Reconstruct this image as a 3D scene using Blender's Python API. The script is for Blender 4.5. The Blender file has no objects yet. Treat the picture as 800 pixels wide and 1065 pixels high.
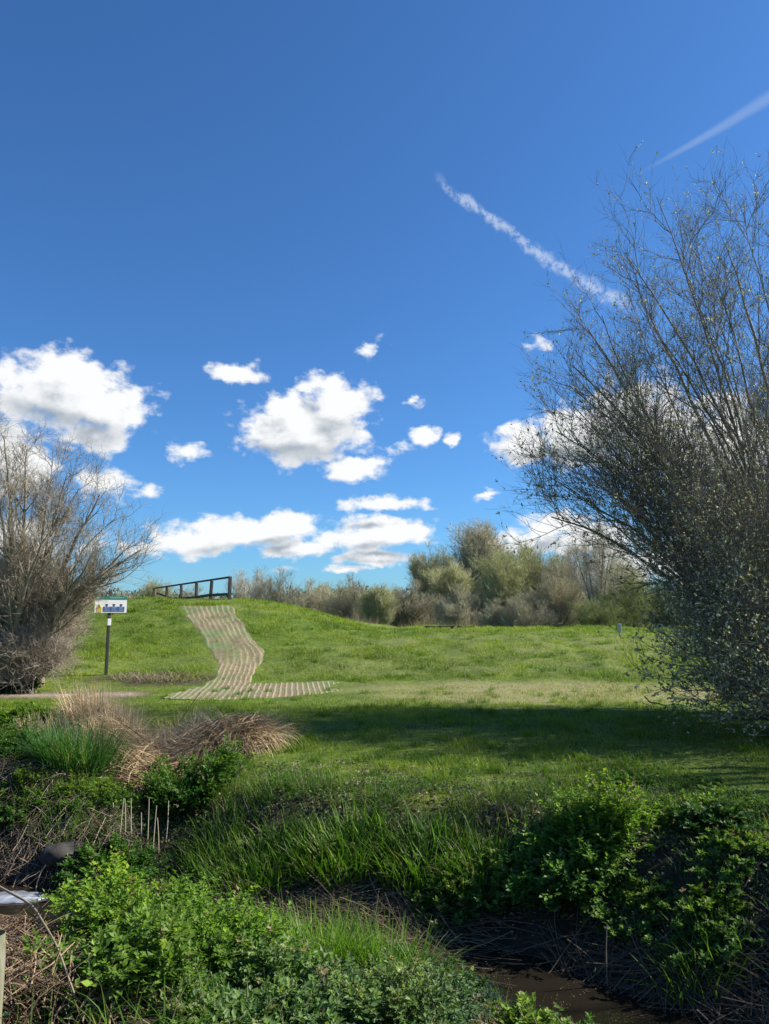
import bpy, math
import numpy as np

SC = bpy.context.scene
COL = SC.collection
PI = math.pi
R = math.radians

# ------------------------------------------------------------------ camera numbers
CAM_Z = 1.65
PITCH = R(7.96)
FPX = 769.0                       # focal length in pixels of an 800 x 1065 frame
SUN_AZ, SUN_EL = R(80), R(40)     # azimuth clockwise from +Y


def ray(px, py):
    u = (px - 400) / FPX; v = (532.5 - py) / FPX
    d = np.array([u, math.cos(PITCH) - v * math.sin(PITCH), math.sin(PITCH) + v * math.cos(PITCH)])
    return d / np.linalg.norm(d)


def at(px, py, Y):
    d = ray(px, py)
    return np.array([0, 0, CAM_Z]) + d * (Y / d[1])


# ------------------------------------------------------------------ noise (numpy value noise)
def _hash(ix, iy, seed):
    n = (ix * 374761393 + iy * 668265263 + seed * 974711) & 0xffffffff
    n = ((n ^ (n >> 13)) * 1274126177) & 0xffffffff
    return ((n ^ (n >> 16)) & 0xffff) / 65535.0


def vnoise(x, y, seed=0):
    x = np.asarray(x, float); y = np.asarray(y, float)
    ix = np.floor(x).astype(np.int64); iy = np.floor(y).astype(np.int64)
    fx = x - ix; fy = y - iy
    fx = fx * fx * (3 - 2 * fx); fy = fy * fy * (3 - 2 * fy)
    a = _hash(ix, iy, seed); b = _hash(ix + 1, iy, seed)
    c = _hash(ix, iy + 1, seed); d = _hash(ix + 1, iy + 1, seed)
    return (a * (1 - fx) + b * fx) * (1 - fy) + (c * (1 - fx) + d * fx) * fy - .5


def fbm(x, y, seed=0, oct=3):
    s = 0; a = 1
    for k in range(oct):
        s = s + a * vnoise(x * 2 ** k + 13.7 * k, y * 2 ** k - 7.1 * k, seed + k); a *= .5
    return s


def sstep(a, b, x):
    t = np.clip((x - a) / (b - a), 0, 1)
    return t * t * (3 - 2 * t)


def pdist(X, Y, line):
    """distance to a polyline and the parameter along it"""
    X = np.asarray(X, float); Y = np.asarray(Y, float)
    best = np.full(np.broadcast(X, Y).shape, 1e9); side = np.zeros_like(best)
    for (ax, ay), (bx, by) in zip(line[:-1], line[1:]):
        dx, dy = bx - ax, by - ay
        t = np.clip(((X - ax) * dx + (Y - ay) * dy) / (dx * dx + dy * dy), 0, 1)
        qx = X - ax - t * dx; qy = Y - ay - t * dy
        d = np.hypot(qx, qy)
        s = np.sign(dx * qy - dy * qx)
        side = np.where(d < best, s, side); best = np.minimum(best, d)
    return best, side


STREAM = [(-60, 14), (-12, 8.8), (-6, 7.25), (-3.3, 6.75), (-1.2, 6.3), (0.4, 5.75), (1.05, 5.2), (1.6, 4.65), (2.4, 4.1), (4, 3.4), (9, 2.6), (60, -4)]
GULLY = [(-1.7, 6.6), (-2.4, 8.4), (-2.9, 10), (-4.0, 12.3)]
WATER_Z = -0.74


def H(X, Y, fine=True):
    X = np.asarray(X, float); Y = np.asarray(Y, float)
    z = 0.07 * fbm(X / 4, Y / 4, 3) * sstep(1, 4, np.abs(Y) + 1)
    # the long flood bank and its mound
    crest = 1.06 + 1.18 * sstep(.9, -6.0, X) + .06 * fbm(X / 5, Y / 9, 21)
    cy = 27.5 + 2.5 * sstep(0, -6, X)
    foot = 17.6 + .5 * vnoise(X / 6, X * 0, 5)
    t = np.clip((Y - foot) / (cy - foot), 0, 1)
    up = np.where(t < .85, 1.0 * t, 1.0 * t)
    up = t - .10 * np.sin(2 * PI * t) / 1.0 * .6
    back = sstep(cy + 6, cy + 20, Y)
    z = z + crest * up * (1 - back) - .25 * back
    mid = sstep(17, 20, Y) * (1 - back)
    z = z + mid * (.13 * fbm(X / 2.2, Y / 2.2, 40, 3) + .07 * fbm(X / .75, Y / .9, 45, 2) + .05 * np.clip(vnoise(X / .5, Y / .5, 47) - .22, 0, 1))
    # slow fall of the far plain
    z = z - .0 * np.maximum(Y - 60, 0)
    # near bank (the side the camera stands on)
    ds, side = pdist(X, Y, STREAM)
    near = np.where(side < 0, sstep(.3, 2.6, ds), 0)
    slope = np.where(side > 0, .82, .36)
    cap = -0.90 + np.maximum(ds - .13, 0) * slope + .10 * fbm(X / .5, Y / .5, 77, 3) * sstep(.3, .9, ds)
    k = .18
    h = np.clip(.5 + .5 * (cap - z) / k, 0, 1)
    z = cap * (1 - h) + z * h - k * h * (1 - h)
    dg, _ = pdist(X, Y, GULLY)
    z = z - .38 * np.exp(-(dg / .55) ** 2) * sstep(-.9, -.2, z)
    if fine:
        z = z + .022 * fbm(X / .35, Y / .35, 9, 2) * (1 - sstep(16, 30, Y))
    return z


def ground_at(px, py):
    d = ray(px, py); o = np.array([0, 0, CAM_Z]); t = 2.0
    while t < 300:
        p = o + d * t
        if p[2] < float(H(p[0], p[1], False)):
            break
        t *= 1.004
    return p


# ------------------------------------------------------------------ mesh helpers
def link(o, parent=None):
    COL.objects.link(o)
    if parent is not None:
        o.parent = parent
    return o


def tag(o, label=None, cat=None, group=None, kind=None):
    if label: o['label'] = label
    if cat: o['category'] = cat
    if group: o['group'] = group
    if kind: o['kind'] = kind
    return o


def empty(name, loc, rz=0, sc=1.0):
    o = bpy.data.objects.new(name, None); link(o)
    o.location = tuple(map(float, loc)); o.rotation_euler = (0, 0, rz)
    o.scale = (sc, sc, sc) if np.isscalar(sc) else sc
    o.empty_display_size = .2
    return o


class Geo:
    """collects vertices, quads / triangles and a colour value per vertex, makes ONE mesh"""
    def __init__(self):
        self.v = []; self.q = []; self.t = []; self.c = []; self.n = 0

    def add(self, v, q=None, t=None, c=None):
        v = np.asarray(v, float).reshape(-1, 3)
        if q is not None and len(q): self.q.append(np.asarray(q, np.int64).reshape(-1, 4) + self.n)
        if t is not None and len(t): self.t.append(np.asarray(t, np.int64).reshape(-1, 3) + self.n)
        if c is None: c = np.zeros((len(v), 3))
        c = np.broadcast_to(np.asarray(c, float), (len(v), 3))
        self.v.append(v); self.c.append(c); self.n += len(v)
        return self

    def mesh(self, name, mat, smooth=False):
        v = np.concatenate(self.v); c = np.concatenate(self.c)
        q = np.concatenate(self.q) if self.q else np.zeros((0, 4), np.int64)
        t = np.concatenate(self.t) if self.t else np.zeros((0, 3), np.int64)
        me = bpy.data.meshes.new(name)
        me.vertices.add(len(v)); me.vertices.foreach_set('co', v.astype(np.float32).ravel())
        loops = np.concatenate([q.ravel(), t.ravel()]).astype(np.int32)
        me.loops.add(len(loops)); me.loops.foreach_set('vertex_index', loops)
        nf = len(q) + len(t); me.polygons.add(nf)
        starts = np.concatenate([np.arange(len(q)) * 4, len(q) * 4 + np.arange(len(t)) * 3]).astype(np.int32)
        me.polygons.foreach_set('loop_start', starts)
        me.polygons.foreach_set('use_smooth', np.full(nf, smooth))
        a = me.attributes.new('tint', 'FLOAT_COLOR', 'POINT')
        a.data.foreach_set('color', np.concatenate([c, np.ones((len(c), 1))], 1).astype(np.float32).ravel())
        me.update(calc_edges=True); me.validate()
        me.materials.append(mat)
        return me

    def build(self, name, mat, parent=None, smooth=False):
        return link(bpy.data.objects.new(name, self.mesh(name, mat, smooth)), parent)


def box(g, c, s, rot=None, col=(0, 0, 0), bev=.12):
    """box of size s at c, edges chamfered"""
    s = np.asarray(s, float) / 2; b = bev * s.min()
    vs = []
    for sx in (-1, 1):
        for sy in (-1, 1):
            for sz in (-1, 1):
                vs += [(sx * s[0], sy * (s[1] - b), sz * (s[2] - b)), (sx * (s[0] - b), sy * s[1], sz * (s[2] - b)),
                       (sx * (s[0] - b), sy * (s[1] - b), sz * s[2])]
    import bmesh
    bm = bmesh.new()
    for p in vs: bm.verts.new(p)
    r = bmesh.ops.convex_hull(bm, input=bm.verts)
    bmesh.ops.recalc_face_normals(bm, faces=bm.faces)
    bm.verts.index_update(); bmesh.ops.triangulate(bm, faces=bm.faces)
    v = np.array([p.co[:] for p in bm.verts]); t = np.array([[q.index for q in f.verts] for f in bm.faces])
    bm.free()
    if rot is not None: v = v @ np.asarray(rot).T
    g.add(v + np.asarray(c, float), t=t, c=col)


def nrm(a):
    return a / np.maximum(np.linalg.norm(a, axis=-1, keepdims=True), 1e-9)


def tubes(g, P, rad, sides=3, col=None):
    """P (N,K,3) centre lines, rad (N,K)"""
    N, K, _ = P.shape
    T = np.gradient(P, axis=1); T = nrm(T)
    ref = np.where(np.abs(T[:, :1, 2:3]) > .9, np.array([1., 0, 0]), np.array([0, 0, 1.]))
    U = nrm(np.cross(T, ref)); V = np.cross(T, U)
    a = np.arange(sides) * 2 * PI / sides
    ring = (U[:, :, None] * np.cos(a)[:, None] + V[:, :, None] * np.sin(a)[:, None]) * rad[:, :, None, None]
    v = P[:, :, None] + ring
    i = np.arange(N)[:, None, None] * K * sides + np.arange(K - 1)[None, :, None] * sides
    j = np.arange(sides)[None, None, :]; j2 = (j + 1) % sides
    q = np.stack([i + j, i + j2, i + j2 + sides, i + j + sides], -1)
    if col is not None:
        col = np.broadcast_to(np.asarray(col).reshape(-1, 1, 1, 3) if np.ndim(col) > 1 else np.asarray(col), (N, K, sides, 3)).reshape(-1, 3)
    g.add(v, q=q, c=col)


def blades(g, base, head, length, width, tilt, bend, seg, col, rng):
    """grass blades: base (N,3), heading, leaning from vertical by tilt at the root to tilt+bend at the tip"""
    N = len(base)
    hd = np.stack([np.cos(head), np.sin(head), np.zeros(N)], -1)
    side = np.stack([-np.sin(head), np.cos(head), np.zeros(N)], -1)
    tw = rng.uniform(-.5, .5, N)
    side = nrm(side * np.cos(tw)[:, None] + hd * np.sin(tw)[:, None])
    p = base.copy(); pts = [p]
    for k in range(seg):
        th = tilt + bend * (k + .5) / seg
        p = p + (hd * np.sin(th)[:, None] + np.array([0, 0, 1.]) * np.cos(th)[:, None]) * (length / seg)[:, None]
        pts.append(p)
    P = np.stack(pts, 1)
    prof = np.array([.65, 1, .85, .55, .3, .1]) if seg > 3 else np.array([.8, 1, .6, .08])
    prof = np.interp(np.linspace(0, 1, seg + 1), np.linspace(0, 1, len(prof)), prof); prof[-1] = .06
    w = width[:, None] * prof[None] * .5
    v = np.stack([P - side[:, None] * w[..., None], P + side[:, None] * w[..., None]], 2)
    i = np.arange(N)[:, None] * (seg + 1) * 2 + np.arange(seg)[None] * 2
    q = np.stack([i, i + 1, i + 3, i + 2], -1)
    c = np.broadcast_to(col[:, None, None, :], (N, seg + 1, 2, 3)).copy()
    g.add(v, q=q, c=c.reshape(-1, 3))


def leaves(g, c, d, n, length, width, col, fold=.25):
    """small folded leaves: c root point, d direction, n normal (all (N,3))"""
    d = nrm(d); s = nrm(np.cross(d, n)); n = np.cross(s, d)
    L = length[:, None]; W = width[:, None]
    b = c; tip = c + d * L - n * L * .08
    l = c + d * L * .45 + s * W * .5 + n * W * fold; r = c + d * L * .45 - s * W * .5 + n * W * fold
    v = np.stack([b, l, tip, r], 1)
    i = np.arange(len(c))[:, None] * 4
    t = np.stack([i + 0, i + 1, i + 2, i + 0, i + 2, i + 3], -1)
    g.add(v, t=t, c=np.broadcast_to(col[:, None, :], (len(c), 4, 3)).reshape(-1, 3))


def rdir(n, rng, up=0.):
    v = rng.normal(size=(n, 3)); v[:, 2] += up
    return nrm(v)


def grow(P, rad, n, t0, t1, ang, length, rr, K, rng, up=.15, wander=.12, lvar=.4, taper=.75, wr=None, tip=.25, minr=.0):
    """n children from parent centre lines. Returns pts (n,K,3), radii (n,K)"""
    L = np.linalg.norm(np.diff(P, axis=1), axis=2).sum(1)
    w = (L if wr is None else wr); w = w / w.sum()
    pi = rng.choice(len(P), n, p=w)
    t = t0 + (t1 - t0) * rng.random(n)
    f = t * (P.shape[1] - 1); k = np.minimum(f.astype(int), P.shape[1] - 2); f = (f - k)[:, None]
    p = P[pi, k] * (1 - f) + P[pi, k + 1] * f
    r = rad[pi, k] * (1 - f[:, 0]) + rad[pi, k + 1] * f[:, 0]
    tg = nrm(P[pi, k + 1] - P[pi, k])
    perp = rdir(n, rng, .3); perp = nrm(perp - (perp * tg).sum(1, keepdims=True) * tg)
    a = ang * rng.uniform(.6, 1.3, n)[:, None]
    d = nrm(tg * np.cos(a) + perp * np.sin(a))
    ln = length * (1 - taper * t * .7) * rng.uniform(1 - lvar, 1 + lvar, n)
    pts = [p]; step = (ln / (K - 1))[:, None]
    for j in range(K - 1):
        d = nrm(d + rng.normal(size=(n, 3)) * wander + np.array([0, 0, up]))
        pts.append(pts[-1] + d * step)
    r0 = np.maximum(r * rr, minr)
    rd = r0[:, None] * np.linspace(1, tip, K)[None]
    return np.stack(pts, 1), rd


def limbs(base, targets, r0, K, rng, wob=.12, bow=.25, tipr=.2):
    """main limbs as bowed curves from base points to target points"""
    n = len(targets); base = np.broadcast_to(base, (n, 3))
    s = np.linspace(0, 1, K)[None, :, None]
    mid = base * .55 + targets * .45 + np.array([0, 0, 1]) * (np.linalg.norm(targets - base, axis=1) * bow)[:, None] \
        + rng.normal(size=(n, 3)) * .15 * np.array([1, 1, .3])
    P = base[:, None] * (1 - s) ** 2 + mid[:, None] * 2 * s * (1 - s) + targets[:, None] * s ** 2
    w = rng.normal(size=(n, K, 3)) * wob * .25; w[:, 0] = 0
    P = P + np.cumsum(w, 1) * .6
    r = np.broadcast_to(np.asarray(r0, float).reshape(-1, 1), (n, 1)) * (1 - (1 - tipr) * np.linspace(0, 1, K)[None] ** .9)
    return P, r


# ------------------------------------------------------------------ materials
def newmat(name):
    m = bpy.data.materials.new(name); m.use_nodes = True
    nt = m.node_tree; nt.nodes.clear()
    return m, nt, nt.nodes.new


def mixrgb(nt, a, b, f, mode='MIX'):
    n = nt.nodes.new('ShaderNodeMix'); n.data_type = 'RGBA'; n.blend_type = mode
    for s, v in ((n.inputs[0], f), (n.inputs[6], a), (n.inputs[7], b)):
        if hasattr(v, 'is_output'): nt.links.new(v, s)
        elif np.isscalar(v): s.default_value = v
        else: s.default_value = (*v, 1)
    return n.outputs[2]


def noise_tex(nt, scale, detail=3, coord='Object', rough=.6, vec=None):
    n = nt.nodes.new('ShaderNodeTexNoise'); n.inputs['Scale'].default_value = scale
    n.inputs['Detail'].default_value = detail; n.inputs['Roughness'].default_value = rough
    if vec is None:
        tc = nt.nodes.new('ShaderNodeTexCoord'); vec = tc.outputs[coord]
    nt.links.new(vec, n.inputs['Vector'])
    return n.outputs['Fac']


def ramp(nt, f, stops):
    r = nt.nodes.new('ShaderNodeValToRGB'); nt.links.new(f, r.inputs[0])
    e = r.color_ramp.elements
    while len(e) < len(stops): e.new(.5)
    for el, (p, c) in zip(e, stops):
        el.position = p; el.color = (*c, 1) if not np.isscalar(c) else (c, c, c, 1)
    return r.outputs[0]


def foliage_mat(name, trans=.35, rough=.45, spec=.25, tcol=(1.25, 1.5, .55), rand=.0):
    """colour from each blade's own tint attribute; light passes through the thin leaf"""
    m, nt, N = newmat(name)
    at_ = N('ShaderNodeAttribute'); at_.attribute_name = 'tint'
    col = at_.outputs['Color']
    if rand:
        oi = N('ShaderNodeObjectInfo')
        mr = N('ShaderNodeMapRange'); nt.links.new(oi.outputs['Random'], mr.inputs[0])
        mr.inputs[3].default_value = 1 - rand; mr.inputs[4].default_value = 1 + rand
        vm = N('ShaderNodeVectorMath'); vm.operation = 'SCALE'
        nt.links.new(col, vm.inputs[0]); nt.links.new(mr.outputs[0], vm.inputs['Scale']); col = vm.outputs[0]
    p = N('ShaderNodeBsdfPrincipled'); nt.links.new(col, p.inputs['Base Color'])
    p.inputs['Roughness'].default_value = rough; p.inputs['Specular IOR Level'].default_value = spec
    out = N('ShaderNodeOutputMaterial')
    if trans > 0:
        t = N('ShaderNodeBsdfTranslucent')
        nt.links.new(mixrgb(nt, col, tcol, 1.0, 'MULTIPLY'), t.inputs[0])
        mx = N('ShaderNodeMixShader'); mx.inputs[0].default_value = trans
        nt.links.new(p.outputs[0], mx.inputs[1]); nt.links.new(t.outputs[0], mx.inputs[2])
        nt.links.new(mx.outputs[0], out.inputs[0])
    else:
        nt.links.new(p.outputs[0], out.inputs[0])
    return m


def bark_mat(name, c1, c2, scale=9, rand=.0):
    m, nt, N = newmat(name)
    tc = N('ShaderNodeTexCoord'); mp = N('ShaderNodeMapping'); nt.links.new(tc.outputs['Object'], mp.inputs[0])
    mp.inputs['Scale'].default_value = (1, 1, .35)
    f = noise_tex(nt, scale, 4, vec=mp.outputs[0])
    c = ramp(nt, f, [(.3, c1), (.7, c2)])
    if rand:
        oi = N('ShaderNodeObjectInfo')
        mr = N('ShaderNodeMapRange'); nt.links.new(oi.outputs['Random'], mr.inputs[0])
        mr.inputs[3].default_value = 1 - rand; mr.inputs[4].default_value = 1 + rand
        vm = N('ShaderNodeVectorMath'); vm.operation = 'SCALE'
        nt.links.new(c, vm.inputs[0]); nt.links.new(mr.outputs[0], vm.inputs['Scale']); c = vm.outputs[0]
    p = N('ShaderNodeBsdfPrincipled'); nt.links.new(c, p.inputs['Base Color']); p.inputs['Roughness'].default_value = .8
    p.inputs['Specular IOR Level'].default_value = .3
    b = N('ShaderNodeBump'); b.inputs['Strength'].default_value = .5; b.inputs['Distance'].default_value = .01
    nt.links.new(f, b.inputs['Height']); nt.links.new(b.outputs[0], p.inputs['Normal'])
    out = N('ShaderNodeOutputMaterial'); nt.links.new(p.outputs[0], out.inputs[0])
    return m


def plain_mat(name, c, rough=.6, var=.15, metallic=0, scale=12):
    m, nt, N = newmat(name)
    f = noise_tex(nt, scale, 5)
    a = tuple(x * (1 - var) for x in c); b_ = tuple(min(1, x * (1 + var)) for x in c)
    p = N('ShaderNodeBsdfPrincipled'); nt.links.new(ramp(nt, f, [(.3, a), (.7, b_)]), p.inputs['Base Color'])
    p.inputs['Roughness'].default_value = rough; p.inputs['Metallic'].default_value = metallic
    out = N('ShaderNodeOutputMaterial'); nt.links.new(p.outputs[0], out.inputs[0])
    return m


M_GRASS = foliage_mat('grass_blades', .40, .5, .2)
M_LEAF = foliage_mat('green_leaves', .38, .5, .2)
M_DEAD = foliage_mat('dead_stems', .12, .8, .1, (1, .9, .7))
M_WILLOWLEAF = foliage_mat('willow_buds', .3, .6, .2, (1, 1.1, .7))
M_BARK_W = bark_mat('willow_bark', (.095, .085, .065), (.28, .245, .19))
M_BARK_H = bark_mat('hawthorn_bark', (.15, .125, .085), (.36, .30, .21))
M_TWIG_FAR = foliage_mat('far_twigs', .15, .85, .1, (1, 1, .8), rand=.18)
M_BARK_FAR = bark_mat('far_bark', (.10, .09, .07), (.24, .21, .165), 3, .15)
M_WOOD_DARK = bark_mat('weathered_fence_wood', (.035, .03, .026), (.085, .07, .058), 20)

# ------------------------------------------------------------------ ground colour as the ground itself has it


def ground_cols(X, Y):
    """returns dryness 0..1, bare soil 0..1 and a mottling value of the turf"""
    n1 = fbm(X / 2.6, Y / 2.6, 101, 4); n2 = fbm(X / .6, Y / .6, 102, 3); n3 = fbm(X / 7, Y / 5, 103, 3)
    band = sstep(13.6, 14.8, Y + .5 * n1) * (1 - sstep(17.3, 18.6, Y + .7 * n1)) * sstep(-3, 1.5, X + 2 * n1) * .85
    bankdry = sstep(18, 20, Y) * sstep(-4.0, 1.5, X + 2 * n3) * .20
    dry = np.clip(band + bankdry + .12 * (n1 > .25) + .35 * np.clip(n2 - .25, 0, 1) + .15 * n3, 0, 1)
    ds, side = pdist(X, Y, STREAM)
    soil = np.maximum(1 - sstep(.9, 1.5, ds + .5 * n1), np.where(side < 0, 1 - sstep(4, 6, ds), 0))
    # left path of trodden earth
    pathy = 15.9 + .3 * np.sin(X * .5)
    lp = np.exp(-((Y - pathy) / .55) ** 2) * sstep(-4.6, -5.4, X)
    soil = np.maximum(soil, np.clip(lp * 1.8 + n2 * .3, 0, 1) * (lp > .05))
    # worn bank foot beside the mat
    wp = np.exp(-(((X + 5.6) / 1.4) ** 2 + ((Y - 18.6) / 1.0) ** 2))
    soil = np.maximum(soil, np.clip(1.3 * wp + n2, 0, 1) * (wp > .2) * .8)
    return dry, soil, n1, n2, n3, lp


def turf_tint(X, Y, rng, n):
    dry, soil, n1, n2, n3, lp = ground_cols(X, Y)
    g1 = np.array([.155, .215, .014]); g2 = np.array([.245, .290, .026]); g3 = np.array([.075, .135, .010])
    k = np.clip(.5 + n1 * 1.1 + n2 * .8 + rng.normal(size=n) * .18, 0, 1)[:, None]
    c = g3 * (1 - k) + g2 * k
    c = c * .75 + g1 * .25
    straw = np.array([.30, .26, .12])
    d = np.clip(dry[:, None] * .9 * (rng.random((n, 1)) < (.25 + .75 * dry[:, None])), 0, .9)
    old = (rng.random((n, 1)) < .06) * .7
    d = np.maximum(d, old)
    return c * (1 - d) + straw * d, soil


# ------------------------------------------------------------------ ground sheet
def ground_sheet():
    u = np.linspace(-1, 1, 620); X = 7.0 * np.sinh(u * 5.15)           # +-600 m
    w = np.linspace(-1, 1, 760)
    a = np.arcsinh(-120 / 5.0); b = np.arcsinh(900 / 5.0)
    Y = 7.0 + 5.0 * np.sinh(np.linspace(a, b, 820))
    XX, YY = np.meshgrid(X, Y)
    ZZ = H(XX, YY)
    nx, ny = len(X), len(Y)
    v = np.stack([XX, YY, ZZ], -1).reshape(-1, 3)
    i = np.arange(ny - 1)[:, None] * nx + np.arange(nx - 1)[None]
    q = np.stack([i, i + 1, i + nx + 1, i + nx], -1)
    dry, soil, n1, n2, n3, lp = ground_cols(XX, YY)
    g = Geo().add(v, q=q, c=np.stack([dry, soil, np.clip(lp, 0, 1)], -1).reshape(-1, 3))
    m, nt, N = newmat('meadow_ground')
    at_ = N('ShaderNodeAttribute'); at_.attribute_name = 'tint'
    sp = N('ShaderNodeSeparateColor'); nt.links.new(at_.outputs['Color'], sp.inputs[0])
    f1 = noise_tex(nt, 1.1, 8, rough=.65); f2 = noise_tex(nt, 9, 6, rough=.7); f3 = noise_tex(nt, 55, 3)
    green = ramp(nt, f1, [(.32, (.055, .095, .010)), (.5, (.10, .15, .016)), (.68, (.16, .20, .03))])
    green = mixrgb(nt, green, (.40, .45, .40), ramp(nt, f2, [(.35, 1.), (.6, 0.)]), 'MULTIPLY')
    dryc = ramp(nt, f2, [(.3, (.13, .13, .05)), (.7, (.30, .26, .13))])
    c = mixrgb(nt, green, dryc, sp.outputs[0])
    wet = ramp(nt, f2, [(.3, (.018, .014, .010)), (.7, (.065, .050, .035))])
    dirt = ramp(nt, f2, [(.3, (.19, .145, .10)), (.7, (.34, .27, .20))])
    c = mixrgb(nt, c, mixrgb(nt, wet, dirt, sp.outputs[2]), sp.outputs[1])
    p = N('ShaderNodeBsdfPrincipled'); nt.links.new(c, p.inputs['Base Color']); p.inputs['Roughness'].default_value = .9
    p.inputs['Specular IOR Level'].default_value = .15
    bp = N('ShaderNodeBump'); bp.inputs['Strength'].default_value = .8; bp.inputs['Distance'].default_value = .04
    nt.links.new(f2, bp.inputs['Height']); nt.links.new(bp.outputs[0], p.inputs['Normal'])
    out = N('ShaderNodeOutputMaterial'); nt.links.new(p.outputs[0], out.inputs[0])
    o = g.build('ground', m, smooth=True); tag(o, kind='structure')


ground_sheet()


def water():
    xs = np.linspace(-40, 40, 160)
    line = np.array(STREAM)
    cy = np.interp(xs, line[:, 0], line[:, 1])
    v = []; 
    for off in (-1.6, 0, 1.6):
        v.append(np.stack([xs, cy + off, np.full_like(xs, WATER_Z)], -1))
    v = np.stack(v, 1); i = np.arange(len(xs) - 1)[:, None] * 3 + np.arange(2)[None]
    q = np.stack([i, i + 3, i + 4, i + 1], -1)
    m, nt, N = newmat('stream_water')
    p = N('ShaderNodeBsdfPrincipled'); p.inputs['Base Color'].default_value = (.016, .013, .009, 1)
    p.inputs['Roughness'].default_value = .06; p.inputs['Specular IOR Level'].default_value = .6
    f = noise_tex(nt, 3.5, 4); b = N('ShaderNodeBump'); b.inputs['Strength'].default_value = .25; b.inputs['Distance'].default_value = .03
    nt.links.new(f, b.inputs['Height']); nt.links.new(b.outputs[0], p.inputs['Normal'])
    out = N('ShaderNodeOutputMaterial'); nt.links.new(p.outputs[0], out.inputs[0])
    o = Geo().add(v, q=q).build('water', m, smooth=True); tag(o, kind='structure')


water()


# ------------------------------------------------------------------ ground mats of the ramp path
def ribbon(L, Rr, nu, nv, dz):
    """strip draped on the ground between two edge polylines given as ground points"""
    L = np.array(L); Rr = np.array(Rr)
    def resample(A):
        s = np.concatenate([[0], np.cumsum(np.linalg.norm(np.diff(A, axis=0), axis=1))])
        t = np.linspace(0, 1, len(A))
        # smooth interpolation (Catmull-Rom like through numpy: fine linear then box smoothing)
        tt = np.linspace(0, 1, nv); B = np.stack([np.interp(tt, t, A[:, k]) for k in range(2)], -1)
        k = max(3, nv // 14) | 1; pad = k // 2
        Bp = np.concatenate([np.repeat(B[:1], pad, 0), B, np.repeat(B[-1:], pad, 0)])
        ker = np.ones(k) / k
        return np.stack([np.convolve(Bp[:, j], ker, 'valid') for j in range(2)], -1)
    A = resample(L); B = resample(Rr)
    u = np.linspace(0, 1, nu)
    P = A[:, None] * (1 - u)[None, :, None] + B[:, None] * u[None, :, None]
    C = (A + B) / 2
    vlen = np.concatenate([[0], np.cumsum(np.linalg.norm(np.diff(C, axis=0), axis=1))])
    ulen = np.linalg.norm(A - B, axis=1)
    UV = np.stack([np.broadcast_to(u[None], P.shape[:2]) * 1.0, np.broadcast_to(vlen[:, None], P.shape[:2])], -1)
    return P, UV, ulen


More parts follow.
